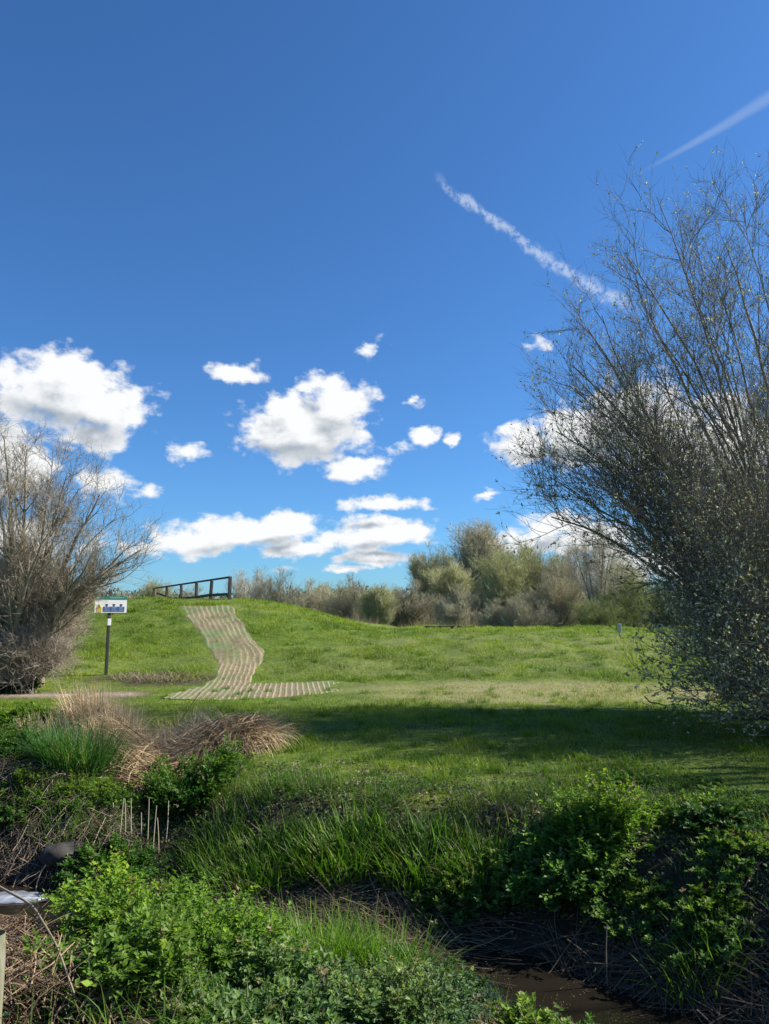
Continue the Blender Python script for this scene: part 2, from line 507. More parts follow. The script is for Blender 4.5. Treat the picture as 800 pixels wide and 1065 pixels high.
def mat_path():
    gp = lambda pts: [ground_at(*p)[:2] for p in pts]
    # real raised ribs of the mats over a soil strip
    L1 = gp([(185, 630), (193, 641), (201, 652), (209, 664), (216, 676), (223, 687), (227, 697), (220, 706), (198, 716), (158, 728)])
    R1 = gp([(242, 630), (250, 644), (260, 659), (270, 671), (277, 681), (272, 691), (267, 700), (263, 709), (252, 719), (226, 730)])
    P, UV, ul = ribbon(L1, R1, 60, 420, 0)
    L2 = gp([(252, 711.5), (280, 710), (300, 709.5), (335, 708.5), (365, 710), (398, 714)])
    R2 = gp([(222, 728), (262, 727), (290, 725.5), (330, 723), (365, 720.5), (398, 718.5)])
    P2, UV2, ul2 = ribbon(L2, R2, 60, 420, 0)
    g = Geo(); rng = np.random.default_rng(5)

    def strip(P, UV, kind):
        nv, nu, _ = P.shape
        X, Y = P[..., 0], P[..., 1]
        v = UV[..., 1]
        wid = np.linalg.norm(P[:, 0] - P[:, -1], axis=1)[:, None]
        us = (UV[..., 0] - .5) * wid                    # metres across
        warp = .05 * fbm(X / .7, Y / .7, 61, 2)
        ca, sa = math.cos(R(-7)), math.sin(R(-7))
        cc = X * ca - Y * sa + warp * .5
        dd = X * sa + Y * ca
        row = np.floor(dd / .40)
        strokes = sstep(.50, .86, np.abs((cc / .125 + .0 * row) % 1 - .5) * 2) * (.45 + .55 * sstep(.05, .22, 1 - np.abs((dd / .40) % 1 - .5) * 2))
        if kind == 0:                                   # long rails down the slope, shorter strokes lower down
            low = sstep(7.2, 8.4, v + .3 * us)
            a = np.abs(((us + warp + .04 * v) / .20) % 1 - .5) * 2
            b = np.abs((v / .21 + 1.2 * warp) % 1 - .5) * 2
            r1 = sstep(.50, .85, a) * (.55 + .45 * sstep(.15, .5, b)) * np.clip(.85 + 1.2 * fbm(X / .9, Y / .9, 62, 3), .25, 1)
            rib = r1 * (1 - low) + strokes * low
        else:
            rib = strokes
        rib = rib * sstep(-.75, .05, fbm(X / 1.1, Y / 1.1, 63, 3) + .25)
        edge = np.minimum(UV[..., 0], 1 - UV[..., 0]) * wid
        e = sstep(0, .12, edge + .14 * fbm(X / .4, Y / .4, 64, 2))
        if kind == 1:                                   # the side arm fades into the worn grass
            fd = 1 - sstep(.55, .98, v / v.max() + .25 * fbm(X / .5, Y / .5, 67, 2))
            e = e * fd; rib = rib * fd
            base_dz = .003
        else:
            base_dz = .012
        z = H(X, Y) + base_dz + .010 * rib * e - .03 * (1 - e)
        grs = np.clip(fbm(X / .7, Y / .7, 66, 3) * 1.6 + .20 + .6 * (1 - e) , 0, 1)
        vv = np.stack([X, Y, z], -1).reshape(-1, 3)
        i = np.arange(nv - 1)[:, None] * nu + np.arange(nu - 1)[None]
        q = np.stack([i, i + nu, i + nu + 1, i + 1], -1)
        g.add(vv, q=q, c=np.stack([rib, grs, v * 0], -1).reshape(-1, 3))
    strip(P, UV, 0); strip(P2, UV2, 1)
    m, nt, N = newmat('ground_mat_path')
    at_ = N('ShaderNodeAttribute'); at_.attribute_name = 'tint'
    sp = N('ShaderNodeSeparateColor'); nt.links.new(at_.outputs['Color'], sp.inputs[0])
    f2 = noise_tex(nt, 14, 5)
    soil = ramp(nt, f2, [(.3, (.095, .075, .035)), (.7, (.21, .165, .085))])
    gr = ramp(nt, f2, [(.3, (.06, .10, .022)), (.7, (.12, .17, .05))])
    base = mixrgb(nt, soil, gr, sp.outputs[1])
    ribc = ramp(nt, f2, [(.25, (.20, .16, .085)), (.75, (.35, .28, .16))])
    c = mixrgb(nt, base, ribc, sp.outputs[0])
    p = N('ShaderNodeBsdfPrincipled'); nt.links.new(c, p.inputs['Base Color']); p.inputs['Roughness'].default_value = .85
    out = N('ShaderNodeOutputMaterial'); nt.links.new(p.outputs[0], out.inputs[0])
    o = g.build('path', m, smooth=True); tag(o, kind='structure')
    return P, P2


P1, P2 = mat_path()
PATHPTS = np.concatenate([P1[::5, ::5].reshape(-1, 2), P2[::5, ::5].reshape(-1, 2)])


def near_path(X, Y, r=.22):
    out = np.zeros(len(X), bool)
    sel = np.where((Y > 15.5) & (Y < 32) & (X < 2) & (X > -11))[0]
    for s in np.array_split(sel, max(1, len(sel) // 4000)):
        d2 = (X[s, None] - PATHPTS[None, :, 0]) ** 2 + (Y[s, None] - PATHPTS[None, :, 1]) ** 2
        out[s] = d2.min(1) < r * r
    return out


# ------------------------------------------------------------------ grass
def scatter_fan(rng, n, y0, y1, power, slack=1.6):
    """points in the fan seen by the camera (and some metres either side), density ~ Y**-power"""
    u = rng.random(n)
    e = 2 - power
    Y = (y0 ** e + u * (y1 ** e - y0 ** e)) ** (1 / e) if abs(e) > 1e-6 else y0 * (y1 / y0) ** u
    X = rng.uniform(-1, 1, n) * (.56 * Y + slack)
    return X, Y


def lawn():
    rng = np.random.default_rng(11)
    g = Geo()
    # near meadow
    n = 330000
    X, Y = scatter_fan(rng, n, 5.2, 19.5, 1.45)
    ds, side = pdist(X, Y, STREAM); dg, _ = pdist(X, Y, GULLY)
    tint, soil = turf_tint(X, Y, rng, n)
    clump = fbm(X / .5, Y / .5, 201, 2); big = fbm(X / 1.6, Y / 1.6, 202, 2)
    keep = (side > 0) & (ds > .75) & (rng.random(n) > soil * .85) & (~near_path(X, Y, .13) | (rng.random(n) < .16)) & (rng.random(n) < .62 + .6 * clump) & (dg > .35)
    X, Y, tint, clump, big = X[keep], Y[keep], tint[keep], clump[keep], big[keep]; n = len(X)
    L = (.042 + .075 * np.clip(.4 + big + clump * 1.5, 0, 1.6)) * rng.uniform(.6, 1.4, n)
    L *= 1 + .15 * (1 - sstep(6.8, 7.6, Y)); L *= 1 - .45 * sstep(12, 15, Y)
    W = .0042 * (Y / 8) ** .75 * rng.uniform(.7, 1.3, n)
    blades(g, np.stack([X, Y, H(X, Y) - .006], -1), rng.uniform(0, 2 * PI, n), L, W, rng.uniform(.1, .6, n), rng.uniform(.2, 1.1, n), 3,
           tint * rng.uniform(.8, 1.25, (n, 1)), rng)
    # scattered coarser tufts
    nt_, per = 240, 70
    tx, ty = scatter_fan(rng, nt_, 7.2, 17, 1.3); X = np.repeat(tx, per) + rng.normal(size=nt_ * per) * .05; Y = np.repeat(ty, per) + rng.normal(size=nt_ * per) * .05
    ds, side = pdist(X, Y, STREAM); k = (side > 0) & (ds > 1.2); X, Y = X[k], Y[k]; n = len(X)
    tint, _ = turf_tint(X, Y, rng, n)
    blades(g, np.stack([X, Y, H(X, Y) - .006], -1), rng.uniform(0, 2 * PI, n), rng.uniform(.07, .17, n), np.full(n, .006), rng.uniform(.1, .6, n), rng.uniform(.3, 1.3, n), 3,
           tint * np.array([.72, .88, .9]) * rng.uniform(.8, 1.2, (n, 1)), rng)
    o = g.build('meadow_grass', M_GRASS); tag(o, 'short green meadow grass, dappled by the shade of the willow', 'grass', kind='stuff')
    # bank turf
    g = Geo(); n = 330000
    X, Y = scatter_fan(rng, n, 18.5, 36, .9, 3)
    tint, soil = turf_tint(X, Y, rng, n)
    clump = fbm(X / .7, Y / .7, 203, 3); big = fbm(X / 2.5, Y / 2.5, 204, 2)
    keep = (rng.random(n) > soil * .8) & (~near_path(X, Y, .12) | (rng.random(n) < .12)) & (rng.random(n) < .55 + .9 * clump)
    X, Y, tint, clump, big = X[keep], Y[keep], tint[keep], clump[keep], big[keep]; n = len(X)
    L = (.045 + .10 * np.clip(.35 + big + clump * 1.6, 0, 1.6)) * rng.uniform(.6, 1.4, n)
    W = .0115 * rng.uniform(.7, 1.3, n) * (Y / 24)
    blades(g, np.stack([X, Y, H(X, Y) - .006], -1), rng.uniform(0, 2 * PI, n), L, W, rng.uniform(.1, .7, n), rng.uniform(.2, 1.1, n), 2,
           tint * rng.uniform(.75, 1.25, (n, 1)), rng)
    nt_, per = 420, 45
    tx, ty = scatter_fan(rng, nt_, 18.6, 30, .8, 3); X = np.repeat(tx, per) + rng.normal(size=nt_ * per) * .10; Y = np.repeat(ty, per) + rng.normal(size=nt_ * per) * .10
    k = ~near_path(X, Y, .3); X, Y = X[k], Y[k]; n = len(X); tint, _ = turf_tint(X, Y, rng, n)
    blades(g, np.stack([X, Y, H(X, Y) - .006], -1), rng.uniform(0, 2 * PI, n), rng.uniform(.08, .19, n), np.full(n, .014), rng.uniform(.1, .6, n), rng.uniform(.3, 1.3, n), 2,
           tint * np.array([.62, .78, .9]) * rng.uniform(.8, 1.2, (n, 1)), rng)
    o = g.build('bank_grass', M_GRASS); tag(o, 'mown green turf covering the flood bank and mound', 'grass', kind='stuff')


lawn()


# ------------------------------------------------------------------ low plants
def green(rng, n, base=(.045, .105, .018), var=.3, yellow=.12):
    c = np.array(base) * rng.uniform(1 - var, 1 + var, (n, 1))
    y = (rng.random((n, 1)) < yellow)
    return np.where(y, c * np.array([1.7, 1.45, 1.1]), c)


def leafy(name, label, cat, cx, cy, rx, ry, h, nst, seed, base=(.045, .105, .018), leaf=.028, yellow=.14, group=None, stems=True, nleaf=9):
    """bushy herb: many stems each carrying divided leaves"""
    rng = np.random.default_rng(seed)
    a = rng.uniform(0, 2 * PI, nst); r = np.sqrt(rng.random(nst))
    X = cx + rx * r * np.cos(a) * .85; Y = cy + ry * r * np.sin(a) * .85
    Z = H(X, Y)
    lump = .72 + 1.1 * fbm((X - cx) / .26, (Y - cy) / .26, seed, 2)
    hh = h * np.sqrt(np.clip(1 - r ** 2 * .7, .15, 1)) * rng.uniform(.55, 1.1, nst) * (lump + .15)
    lean = np.stack([np.cos(a) * r, np.sin(a) * r, np.zeros(nst)], -1) * (h * .45) + rng.normal(size=(nst, 3)) * .06 * np.array([1, 1, 0])
    base_p = np.stack([X, Y, Z], -1)
    s = np.linspace(0, 1, 5)[None, :, None]
    P = base_p[:, None] + np.array([0, 0, 1.]) * hh[:, None, None] * s + lean[:, None] * s ** 1.6
    root = empty(name, (cx, cy, float(H(cx, cy))))
    tag(root, label, cat, group)
    off = np.array([cx, cy, float(H(cx, cy))])
    gs = Geo(); tubes(gs, P - off, np.full((nst, 5), .0035) * np.linspace(1, .5, 5), 3, np.array([.06, .10, .03]))
    gs.build('stems', M_LEAF, root)
    # leaf stalks
    Q, qr = grow(P, np.full((nst, 5), .003), nst * nleaf, .18, 1.0, 1.05, h * .22, .6, 4, rng, up=.12, wander=.12, taper=.5)
    n = len(Q)
    g = Geo()
    k = 7
    tcol = green(rng, n, base, .28, yellow)
    tcol = np.where(rng.random((n, 1)) < .03, np.array([.22, .17, .09]), tcol)     # the odd withered leaf
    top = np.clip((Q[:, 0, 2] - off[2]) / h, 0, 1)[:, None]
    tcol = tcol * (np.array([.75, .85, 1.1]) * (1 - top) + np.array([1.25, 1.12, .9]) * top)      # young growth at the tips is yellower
    for j in range(k):                                    # leaflets in pairs along the stalk
        t = .35 + .65 * (j // 2) / (k // 2)
        f = t * 3; i0 = min(int(f), 2); f -= i0
        c = Q[:, i0] * (1 - f) + Q[:, i0 + 1] * f
        d = nrm(Q[:, i0 + 1] - Q[:, i0]); nn = nrm(np.array([0, 0, 1.]) + rdir(n, rng) * .45)
        s_ = nrm(np.cross(d, nn)) * (1 if j % 2 else -1)
        dd = nrm(d * .55 + s_ * 1.0) if j < k - 1 else d
        l = leaf * rng.uniform(.5, 1.6, n)
        leaves(g, c, dd, nn, l, l * rng.uniform(.55, .85, n), tcol * rng.uniform(.85, 1.15, (n, 1)), .12)
    for a_ in g.v: a_ -= off
    g.build('leaves', M_LEAF, root)
    return root


def tussock(name, label, cat, cx, cy, rx, ry, h, n, seed, width=.009, base=(.05, .115, .02), bend=(.3, 1.6), dead=.06, group=None, tilt=(.02, .5), seg=5, mat=None, deadcol=(.32, .26, .15)):
    rng = np.random.default_rng(seed)
    a = rng.uniform(0, 2 * PI, n); r = np.sqrt(rng.random(n))
    X = cx + rx * r * np.cos(a); Y = cy + ry * r * np.sin(a); z0 = float(H(cx, cy))
    B = np.stack([X, Y, H(X, Y) - .01], -1) - np.array([cx, cy, z0])
    head = np.where(rng.random(n) < .6, a + rng.normal(size=n) * .5, rng.uniform(0, 2 * PI, n))
    L = h * rng.uniform(.55, 1.25, n)
    col = green(rng, n, base, .3, .1)
    dd = rng.random((n, 1)) < dead
    col = np.where(dd, np.array(deadcol) * rng.uniform(.6, 1.2, (n, 1)), col)
    g = Geo()
    blades(g, B, head, L, width * rng.uniform(.6, 1.3, n), rng.uniform(*tilt, n), rng.uniform(*bend, n), seg, col, rng)
    o = g.build(name, mat or M_LEAF)
    o.location = (cx, cy, z0)
    tag(o, label, cat, group)
    return o


def pile(name, label, cat, line, width, n, L, seed, height=.12, dirn=None, spread=.5, cols=((.30, .23, .15), (.12, .085, .055)), rad=.004, flat=True, group=None, kind=None, lift=0., upz=.0):
    """loose heap of dry stalks strewn along a line"""
    rng = np.random.default_rng(seed)
    line = np.array(line, float)
    s = rng.random(n) * (len(line) - 1); k = np.minimum(s.astype(int), len(line) - 2); f = (s - k)[:, None]
    c = line[k] * (1 - f) + line[k + 1] * f
    tg = nrm(line[k + 1] - line[k])
    ang = np.arctan2(tg[:, 1], tg[:, 0]) if dirn is None else np.full(n, dirn)
    ang = ang + rng.normal(size=n) * spread
    w = rng.normal(size=n) * width * .5
    c = c + np.stack([-tg[:, 1], tg[:, 0]], -1) * w[:, None]
    ln = L * rng.uniform(.4, 1.3, n)
    K = 6; pts = []
    hh = height * np.exp(-(w / width) ** 2 * 2) * rng.random(n) ** .8 + lift
    curve = rng.normal(size=n) * .5
    x = c[:, 0] - np.cos(ang) * ln / 2; y = c[:, 1] - np.sin(ang) * ln / 2
    tiltz = rng.normal(size=n) * .12 + upz
    for j in range(K):
        t = j / (K - 1)
        z = H(x, y, False) + hh + tiltz * ln * (t - .5) + .03 * np.sin(t * PI) * rng.random(n)
        pts.append(np.stack([x, y, z + .006], -1))
        an = ang + curve * (t - .5)
        x = x + np.cos(an) * ln / (K - 1); y = y + np.sin(an) * ln / (K - 1)
    P = np.stack(pts, 1)
    # stiff stalks: straighten heights
    zl = P[:, :1, 2] * (1 - np.linspace(0, 1, K)) + P[:, -1:, 2] * np.linspace(0, 1, K)
    P[..., 2] = np.maximum(P[..., 2] * .5 + zl * .5, H(P[..., 0], P[..., 1], False) + .004)
    c0 = np.array([*line.mean(0), float(H(*line.mean(0)))])
    k = rng.random((n, 1)) ** 1.4
    col = np.array(cols[0]) * k + np.array(cols[1]) * (1 - k)
    g = Geo(); tubes(g, P - c0, rad * rng.uniform(.5, 1.4, n)[:, None] * np.linspace(1, .55, K)[None], 3, col)
    o = g.build(name, M_DEAD); o.location = tuple(c0)
    tag(o, label, cat, group, kind)
    return o


def litter(name, label, n, seed, region, cols, size=.03, kind='stuff', cat='litter'):
    """small curled dead leaves and scraps"""
    rng = np.random.default_rng(seed)
    X, Y = region(rng, n); n = len(X)
    c = np.stack([X, Y, H(X, Y) + rng.uniform(.0, .03, n)], -1)
    k = rng.random((n, 1))
    col = (np.array(cols[0]) * k + np.array(cols[1]) * (1 - k))
    g = Geo(); l = size * rng.uniform(.5, 1.6, n)
    leaves(g, c, rdir(n, rng) * np.array([1, 1, .35]), nrm(np.array([0, 0, 1]) + rdir(n, rng) * .7), l, l * rng.uniform(.3, .8, n), col, .3)
    o = g.build(name, M_DEAD); tag(o, label, cat, kind=kind)


# --- big herb patches close to the camera
leafy('cow_parsley', 'bright green cow parsley bush filling the near bank of the ditch', 'plant', -1.12, 4.4, .52, .50, .46, 520, 301, base=(.10, .19, .022), leaf=.023, yellow=.25, nleaf=12)
leafy('cow_parsley', 'dark green cow parsley above the pale debris, beyond the bright near bush', 'plant', -1.80, 5.60, .45, .32, .26, 300, 302, base=(.085, .165, .022), leaf=.024, yellow=.2)
leafy('ivy_bush', 'low grey green leafy clump hanging over the ditch water beside the tall near grass', 'plant', .12, 4.55, .42, .34, .24, 260, 303, base=(.055, .110, .032), leaf=.022, yellow=.05)
leafy('hogweed_bush', 'round bushy green plant on the far ditch bank, shaded by the willow', 'plant', 1.45, 6.0, .42, .34, .48, 330, 304, base=(.115, .20, .030), leaf=.027, yellow=.2)
leafy('nettle_clump', 'dark green nettle clump under the collapsed dead reeds', 'plant', -2.0, 8.15, .42, .34, .48, 240, 305, base=(.062, .135, .018), leaf=.028, yellow=.12)
leafy('bramble_bush', 'small bright green bramble bush beside the earth path, under the bare thicket', 'plant', -5.35, 11.6, .62, .45, .24, 300, 306, base=(.085, .16, .020), leaf=.036, yellow=.35)
leafy('nettle_clump', 'leafy green nettles beside the sedge tussock, towards the bramble bush', 'plant', -4.1, 8.9, .42, .35, .36, 200, 307, base=(.050, .115, .018), leaf=.028, yellow=.1)
leafy('hogweed_bush', 'small dim leafy plant low on the far bank near the bank debris', 'plant', 2.55, 5.9, .24, .2, .22, 80, 308, base=(.045, .105, .025), leaf=.030, yellow=.1)

leafy('cow_parsley', 'pale broad leaved clump nearest the camera, below the bright bush', 'plant', -.55, 3.72, .50, .34, .30, 300, 310, base=(.12, .19, .055), leaf=.025, yellow=.1, nleaf=7)
leafy('cow_parsley', 'green leafy clump at the bottom edge beside the brown twig debris', 'plant', -1.25, 3.75, .36, .34, .36, 220, 311, base=(.10, .18, .028), leaf=.028, yellow=.2)
leafy('ivy_bush', 'grey green small leaved clump at the bottom edge under the tall near grass', 'plant', .06, 3.95, .34, .34, .30, 220, 312, base=(.105, .165, .055), leaf=.020, yellow=.05)
for i_, (x_, y_, rx_, ry_, h_, n_, lb_) in enumerate([
        (2.9, 6.35, .42, .3, .20, 130, 'low weeds on the shaded bank right of the round bushy plant'),
        (3.5, 5.9, .40, .3, .22, 120, 'low leafy weeds at the right edge above the hanging dead stems'),
        (2.1, 5.2, .34, .24, .18, 110, 'dark little plant at the water below the round bushy plant'),
        (.85, 6.15, .26, .2, .24, 110, 'small leafy plant between reed grass and the round bushy plant'),
        (.85, 4.35, .22, .2, .16, 90, 'small green plant on the mud spit at the bottom edge'),
        (2.9, 4.9, .40, .3, .20, 150, 'dim leafy plant over the dead stalks at the lower right'),
        (2.4, 6.2, .35, .25, .16, 130, 'small leafy weeds on the bank directly right of the round bushy plant'),
        (3.3, 5.4, .4, .3, .18, 150, 'leafy weeds spilling down the shaded bank at the right edge'),
        (2.5, 5.5, .3, .22, .15, 110, 'little weeds half way down the shaded bank'),
        (1.75, 5.5, .25, .18, .14, 90, 'little weeds at the foot of the round bushy plant'),
        (.55, 6.2, .28, .18, .16, 100, 'weeds between the reed grass and the fallen reeds'),
        (2.6, 7.5, .7, .35, .09, 170, 'grey green flat weeds on the bare patch of the right bank')]):
    leafy('bank_weed', lb_, 'plant', x_, y_, rx_, ry_, h_, n_, 330 + i_, base=(.125, .205, .04), leaf=.024, yellow=.15, group='low weeds on the ditch banks', nleaf=7)
leafy('nettle_clump', 'green weeds among the grey twigs on the left bank above the sliver of water', 'plant', -3.75, 7.75, .5, .28, .20, 200, 314, base=(.085, .155, .022), leaf=.024, yellow=.2)
leafy('nettle_clump', 'yellow green weeds directly below the large sedge tussock', 'plant', -2.95, 7.85, .4, .25, .18, 160, 315, base=(.10, .17, .022), leaf=.022, yellow=.25)
leafy('nettle_clump', 'small leafy clump between the dark boulder and the pale upright stalks', 'plant', -2.45, 7.0, .38, .3, .26, 170, 313, base=(.050, .12, .018), leaf=.028, yellow=.1)

# --- sedges and tall grass
tussock('sedge_tussock', 'large arching sedge tussock standing at the edge of the left bank', 'plant', -3.35, 8.4, .40, .32, .62, 1300, 401, .011, base=(.050, .120, .030), bend=(.3, 1.5))
tussock('grass_tussock', 'tall bright grass clump on the near bank between the cow parsley and the water', 'plant', -.38, 4.45, .24, .22, .40, 800, 402, .010, base=(.13, .23, .028), bend=(.2, 1.3))
tussock('grass_tussock', 'tall bright grass clump nearest the ditch water on the near bank', 'plant', .02, 4.62, .26, .22, .40, 800, 403, .011, base=(.115, .21, .026), bend=(.3, 1.5))
for i_, (x_, y_, h_, lb_) in enumerate([(-1.45, 4.75, .38, 'thin bright grass growing up through the left of the big near bush'), (-.85, 4.6, .38, 'thin bright grass growing up through the middle of the big near bush'),
                                        (-1.75, 5.3, .30, 'straw mixed grass between the debris heap and the big near bush')]):
    tussock('grass_tussock', lb_, 'plant', x_, y_, .22, .16, h_, 260, 440 + i_, .008, base=(.13, .22, .03), dead=.25 if i_ < 2 else .5, group='grass clumps along the ditch')
GT = [(-1.05, 6.85, .55, .28, .30, 1200, .011, 'dense dark reed grass on the far bank above the fallen reeds'),
      (-.35, 6.75, .42, .25, .31, 850, .013, 'broad bladed reed grass on the far bank behind the fallen reeds'),
      (.35, 6.55, .40, .25, .30, 560, .014, 'pale streaked reed grass on the far bank between two darker clumps'),
      (.75, 6.35, .25, .2, .32, 360, .014, 'loose reed grass on the far bank beside the round bushy plant'),
      (1.95, 6.15, .18, .16, .38, 90, .018, 'few very broad arching blades beside the round bushy plant'),
      (2.45, 6.65, .24, .15, .24, 260, .006, 'fine pale fringe of grass overhanging the shaded bank edge'),
      (-1.6, 7.3, .3, .25, .30, 380, .008, 'mixed green grass clump in front of the dark nettle clump'),
      (-1.35, 6.1, .35, .2, .30, 330, .008, 'thin green grass clump just beyond the cow parsley and pale stems'),
      (-3.0, 7.6, .5, .3, .28, 600, .007, 'green grass clump below the large sedge tussock'),
      (-.9, 7.7, .5, .3, .16, 500, .006, 'short dull grass clump at the top of the far bank'),
      (2.0, 5.0, .26, .16, .30, 220, .007, 'straggly yellow green grass clump trailing to the shaded ditch water')]
for i, (x, y, rx, ry, h, n, w, lab) in enumerate(GT):
    tussock('grass_tussock', lab, 'plant', x, y, rx, ry, h, n, 410 + i, w, base=(.095, .180, .022) if i != 5 else (.14, .16, .05), group='grass clumps along the ditch')

# scattered tufts as undergrowth on both banks
def undergrowth():
    rng = np.random.default_rng(51)
    n = 110000
    X = rng.uniform(-6.5, 5.5, n); Y = rng.uniform(3.0, 9.4, n)
    ds, side = pdist(X, Y, STREAM); nz = fbm(X / .55, Y / .55, 55, 3)
    keep = (ds > .48) & ((ds < 1.75 + nz) | (side < 0)) & (rng.random(n) < .30 + 1.1 * nz)
    keep &= ~((X < -1.6) & (side < 0))
    X, Y, nz, ds = X[keep], Y[keep], nz[keep], ds[keep]; n = len(X)
    col = green(rng, n, (.065, .13, .018), .35, .15)
    dead = rng.random((n, 1)) < .22
    col = np.where(dead, np.array([.26, .21, .13]) * rng.uniform(.6, 1.2, (n, 1)), col)
    g = Geo()
    L = rng.uniform(.06, .24, n) * (.8 + .8 * np.clip(nz + .2, 0, 1))
    blades(g, np.stack([X, Y, H(X, Y) - .01], -1), rng.uniform(0, 2 * PI, n), L, rng.uniform(.003, .009, n), rng.uniform(.05, .7, n), rng.uniform(.3, 1.6, n), 4, col, rng)
    # low broad-leaved weeds between
    m = 60000
    X = rng.uniform(-7, 6, m); Y = rng.uniform(3.0, 9.8, m)
    ds, side = pdist(X, Y, STREAM); nz = fbm(X / .45 + 9, Y / .45, 57, 3)
    keep = (ds > .5) & ((ds < 2.0 + nz * 2) | (rng.random(m) < .14)) & (nz > -.12) & ~((X < -1.6) & (side < 0))
    X, Y, nz = X[keep], Y[keep], nz[keep]; m = len(X)
    c = np.stack([X, Y, H(X, Y) + rng.uniform(.01, .11, m)], -1)
    l = rng.uniform(.018, .045, m)
    leaves(g, c, rdir(m, rng) * np.array([1, 1, .4]), nrm(np.array([0, 0, 1.]) + rdir(m, rng) * .5), l, l * rng.uniform(.5, .9, m), green(rng, m, (.05, .115, .028), .3, .12), .12)
    o = g.build('undergrowth', M_LEAF); tag(o, 'mixed low weeds and rough grass covering both ditch banks', 'undergrowth', kind='stuff')


undergrowth()

# --- dead reeds and debris
pile('fallen_reeds', 'long swathe of fallen brown reeds lying across the far bank above the water', 'dead reeds',
     [(-1.35, 6.45), (-.6, 6.2), (.1, 5.9), (.62, 5.5)], .42, 1500, .8, 501, .16, spread=.28, cols=((.34, .24, .14), (.07, .05, .035)), rad=.0034)
pile('fallen_reeds', 'dark tangle of dead stalks lying under the round bushy plant at the water', 'dead reeds',
     [(1.2, 5.5), (1.9, 5.0), (2.8, 4.4)], .36, 500, .6, 502, .08, spread=.6, cols=((.22, .16, .10), (.05, .04, .03)), rad=.0032)
pile('twig_debris', 'heap of broken dead stems and twigs on the near bank at the lower corner', 'debris',
     [(-2.6, 5.2), (-2.25, 4.9), (-1.95, 4.4), (-1.75, 3.7)], .80, 5200, .20, 503, .10, spread=2.2, cols=((.40, .29, .18), (.07, .045, .028)), rad=.0026)
pile('twig_debris', 'thin scatter of dead stems on the mud between near grass and water', 'debris',
     [(.25, 5.3), (.65, 4.9), (1.0, 4.3)], .30, 520, .35, 504, .06, spread=.9, cols=((.28, .21, .14), (.07, .05, .035)), rad=.0038)
pile('twig_debris', 'tangled grey twigs on the left bank behind the sliver of bright water', 'debris',
     [(-5.2, 8.6), (-4.3, 8.0), (-3.4, 7.5), (-2.6, 7.1)], .9, 1900, .30, 505, .16, spread=2.2, cols=((.36, .28, .20), (.06, .045, .035)), rad=.0032)
pile('twig_debris', 'pale dead stems hanging on the shaded right bank', 'debris',
     [(2.2, 5.5), (2.9, 5.6), (3.8, 5.5)], .5, 420, .22, 506, .08, spread=2.0, cols=((.30, .22, .15), (.06, .045, .035)), rad=.0026)

DR = [(-4.55, 12.1, .60, 520, .15), (-4.05, 11.2, .72, 560, .25), (-3.45, 10.3, .50, 480, .4), (-4.75, 11.0, .30, 260, .4), (-3.0, 11.3, .42, 260, .4)]
DL = ['tallest clump of standing dead reeds in front of the notice sign', 'dense clump of straw coloured dead reeds in the middle of the dry ditch',
      'dead reeds leaning over beside the collapsed reed mound', 'low pale dead grass beside the green bramble bush',
      'thin dead reeds between the standing clump and the reed mound']
for i, (x, y, h, n, t) in enumerate(DR):
    tussock('dead_reed_clump', DL[i], 'dead reeds', x, y, .50, .50, h, int(n * 2.4), 520 + i, .008, base=(.50, .365, .205), bend=(-.5, 1.9), tilt=(-.22, .30 + t), mat=M_DEAD, dead=.5, deadcol=(.62, .50, .33), group='clumps of dead reeds in the dry ditch')
tussock('dead_reed_mound', 'collapsed mound of drooping brown dead reeds above the dark nettles', 'dead reeds', -2.0, 9.75, .55, .42, .66, 2600, 530, .008,
        base=(.46, .35, .20), bend=(1.0, 3.0), tilt=(.05, .6), mat=M_DEAD, dead=.4, deadcol=(.58, .45, .28))
tussock('dead_reed_mound', 'small flattened patch of straw below the collapsed reed mound', 'dead reeds', -2.75, 8.6, .35, .4, .40, 620, 531, .007,
        base=(.26, .20, .13), bend=(1.0, 2.2), tilt=(.3, .9), mat=M_DEAD, dead=.4, deadcol=(.36, .28, .18))
tussock('dead_grass_patch', 'flattened brown dead growth at the foot of the mound beside the path', 'dead grass', -5.5, 18.7, 1.3, .7, .22, 1500, 532, .012,
        base=(.20, .155, .11), bend=(.8, 2.2), tilt=(.3, 1.1), mat=M_DEAD, dead=.4, deadcol=(.26, .21, .15))
tussock('dry_reed_bed', 'pale strip of dry reeds on the plain behind the flood bank', 'dead reeds', -2.0, 47, 1.6, .8, 1.55, 1500, 533, .03,
        base=(.36, .28, .19), bend=(.1, .5), tilt=(.0, .15), mat=M_DEAD, dead=.4, deadcol=(.45, .36, .25))
tussock('dry_reed_bed', 'low dry sedge behind the flood bank near the dark rail', 'dead reeds', 3.8, 50, 2.6, .8, 1.45, 1100, 534, .03,
        base=(.24, .23, .11), bend=(.1, .5), tilt=(.0, .15), mat=M_DEAD, dead=.4, deadcol=(.40, .34, .22))

pile('twig_debris', 'brown rotting reed stems hanging down the near bank beside the mossy post', 'debris',
     [(-1.95, 4.2), (-1.8, 3.9), (-1.65, 3.5), (-1.5, 3.2)], .60, 3200, .22, 507, .22, spread=2.2, cols=((.42, .30, .19), (.07, .045, .028)), rad=.0028, upz=.5)
pile('twig_debris', 'brown dead stalks floating on the dark water at the lower right', 'debris',
     [(.9, 5.05), (1.4, 4.7), (2.0, 4.3)], .50, 420, .40, 508, .03, spread=1.0, cols=((.30, .20, .11), (.10, .07, .04)), rad=.004)

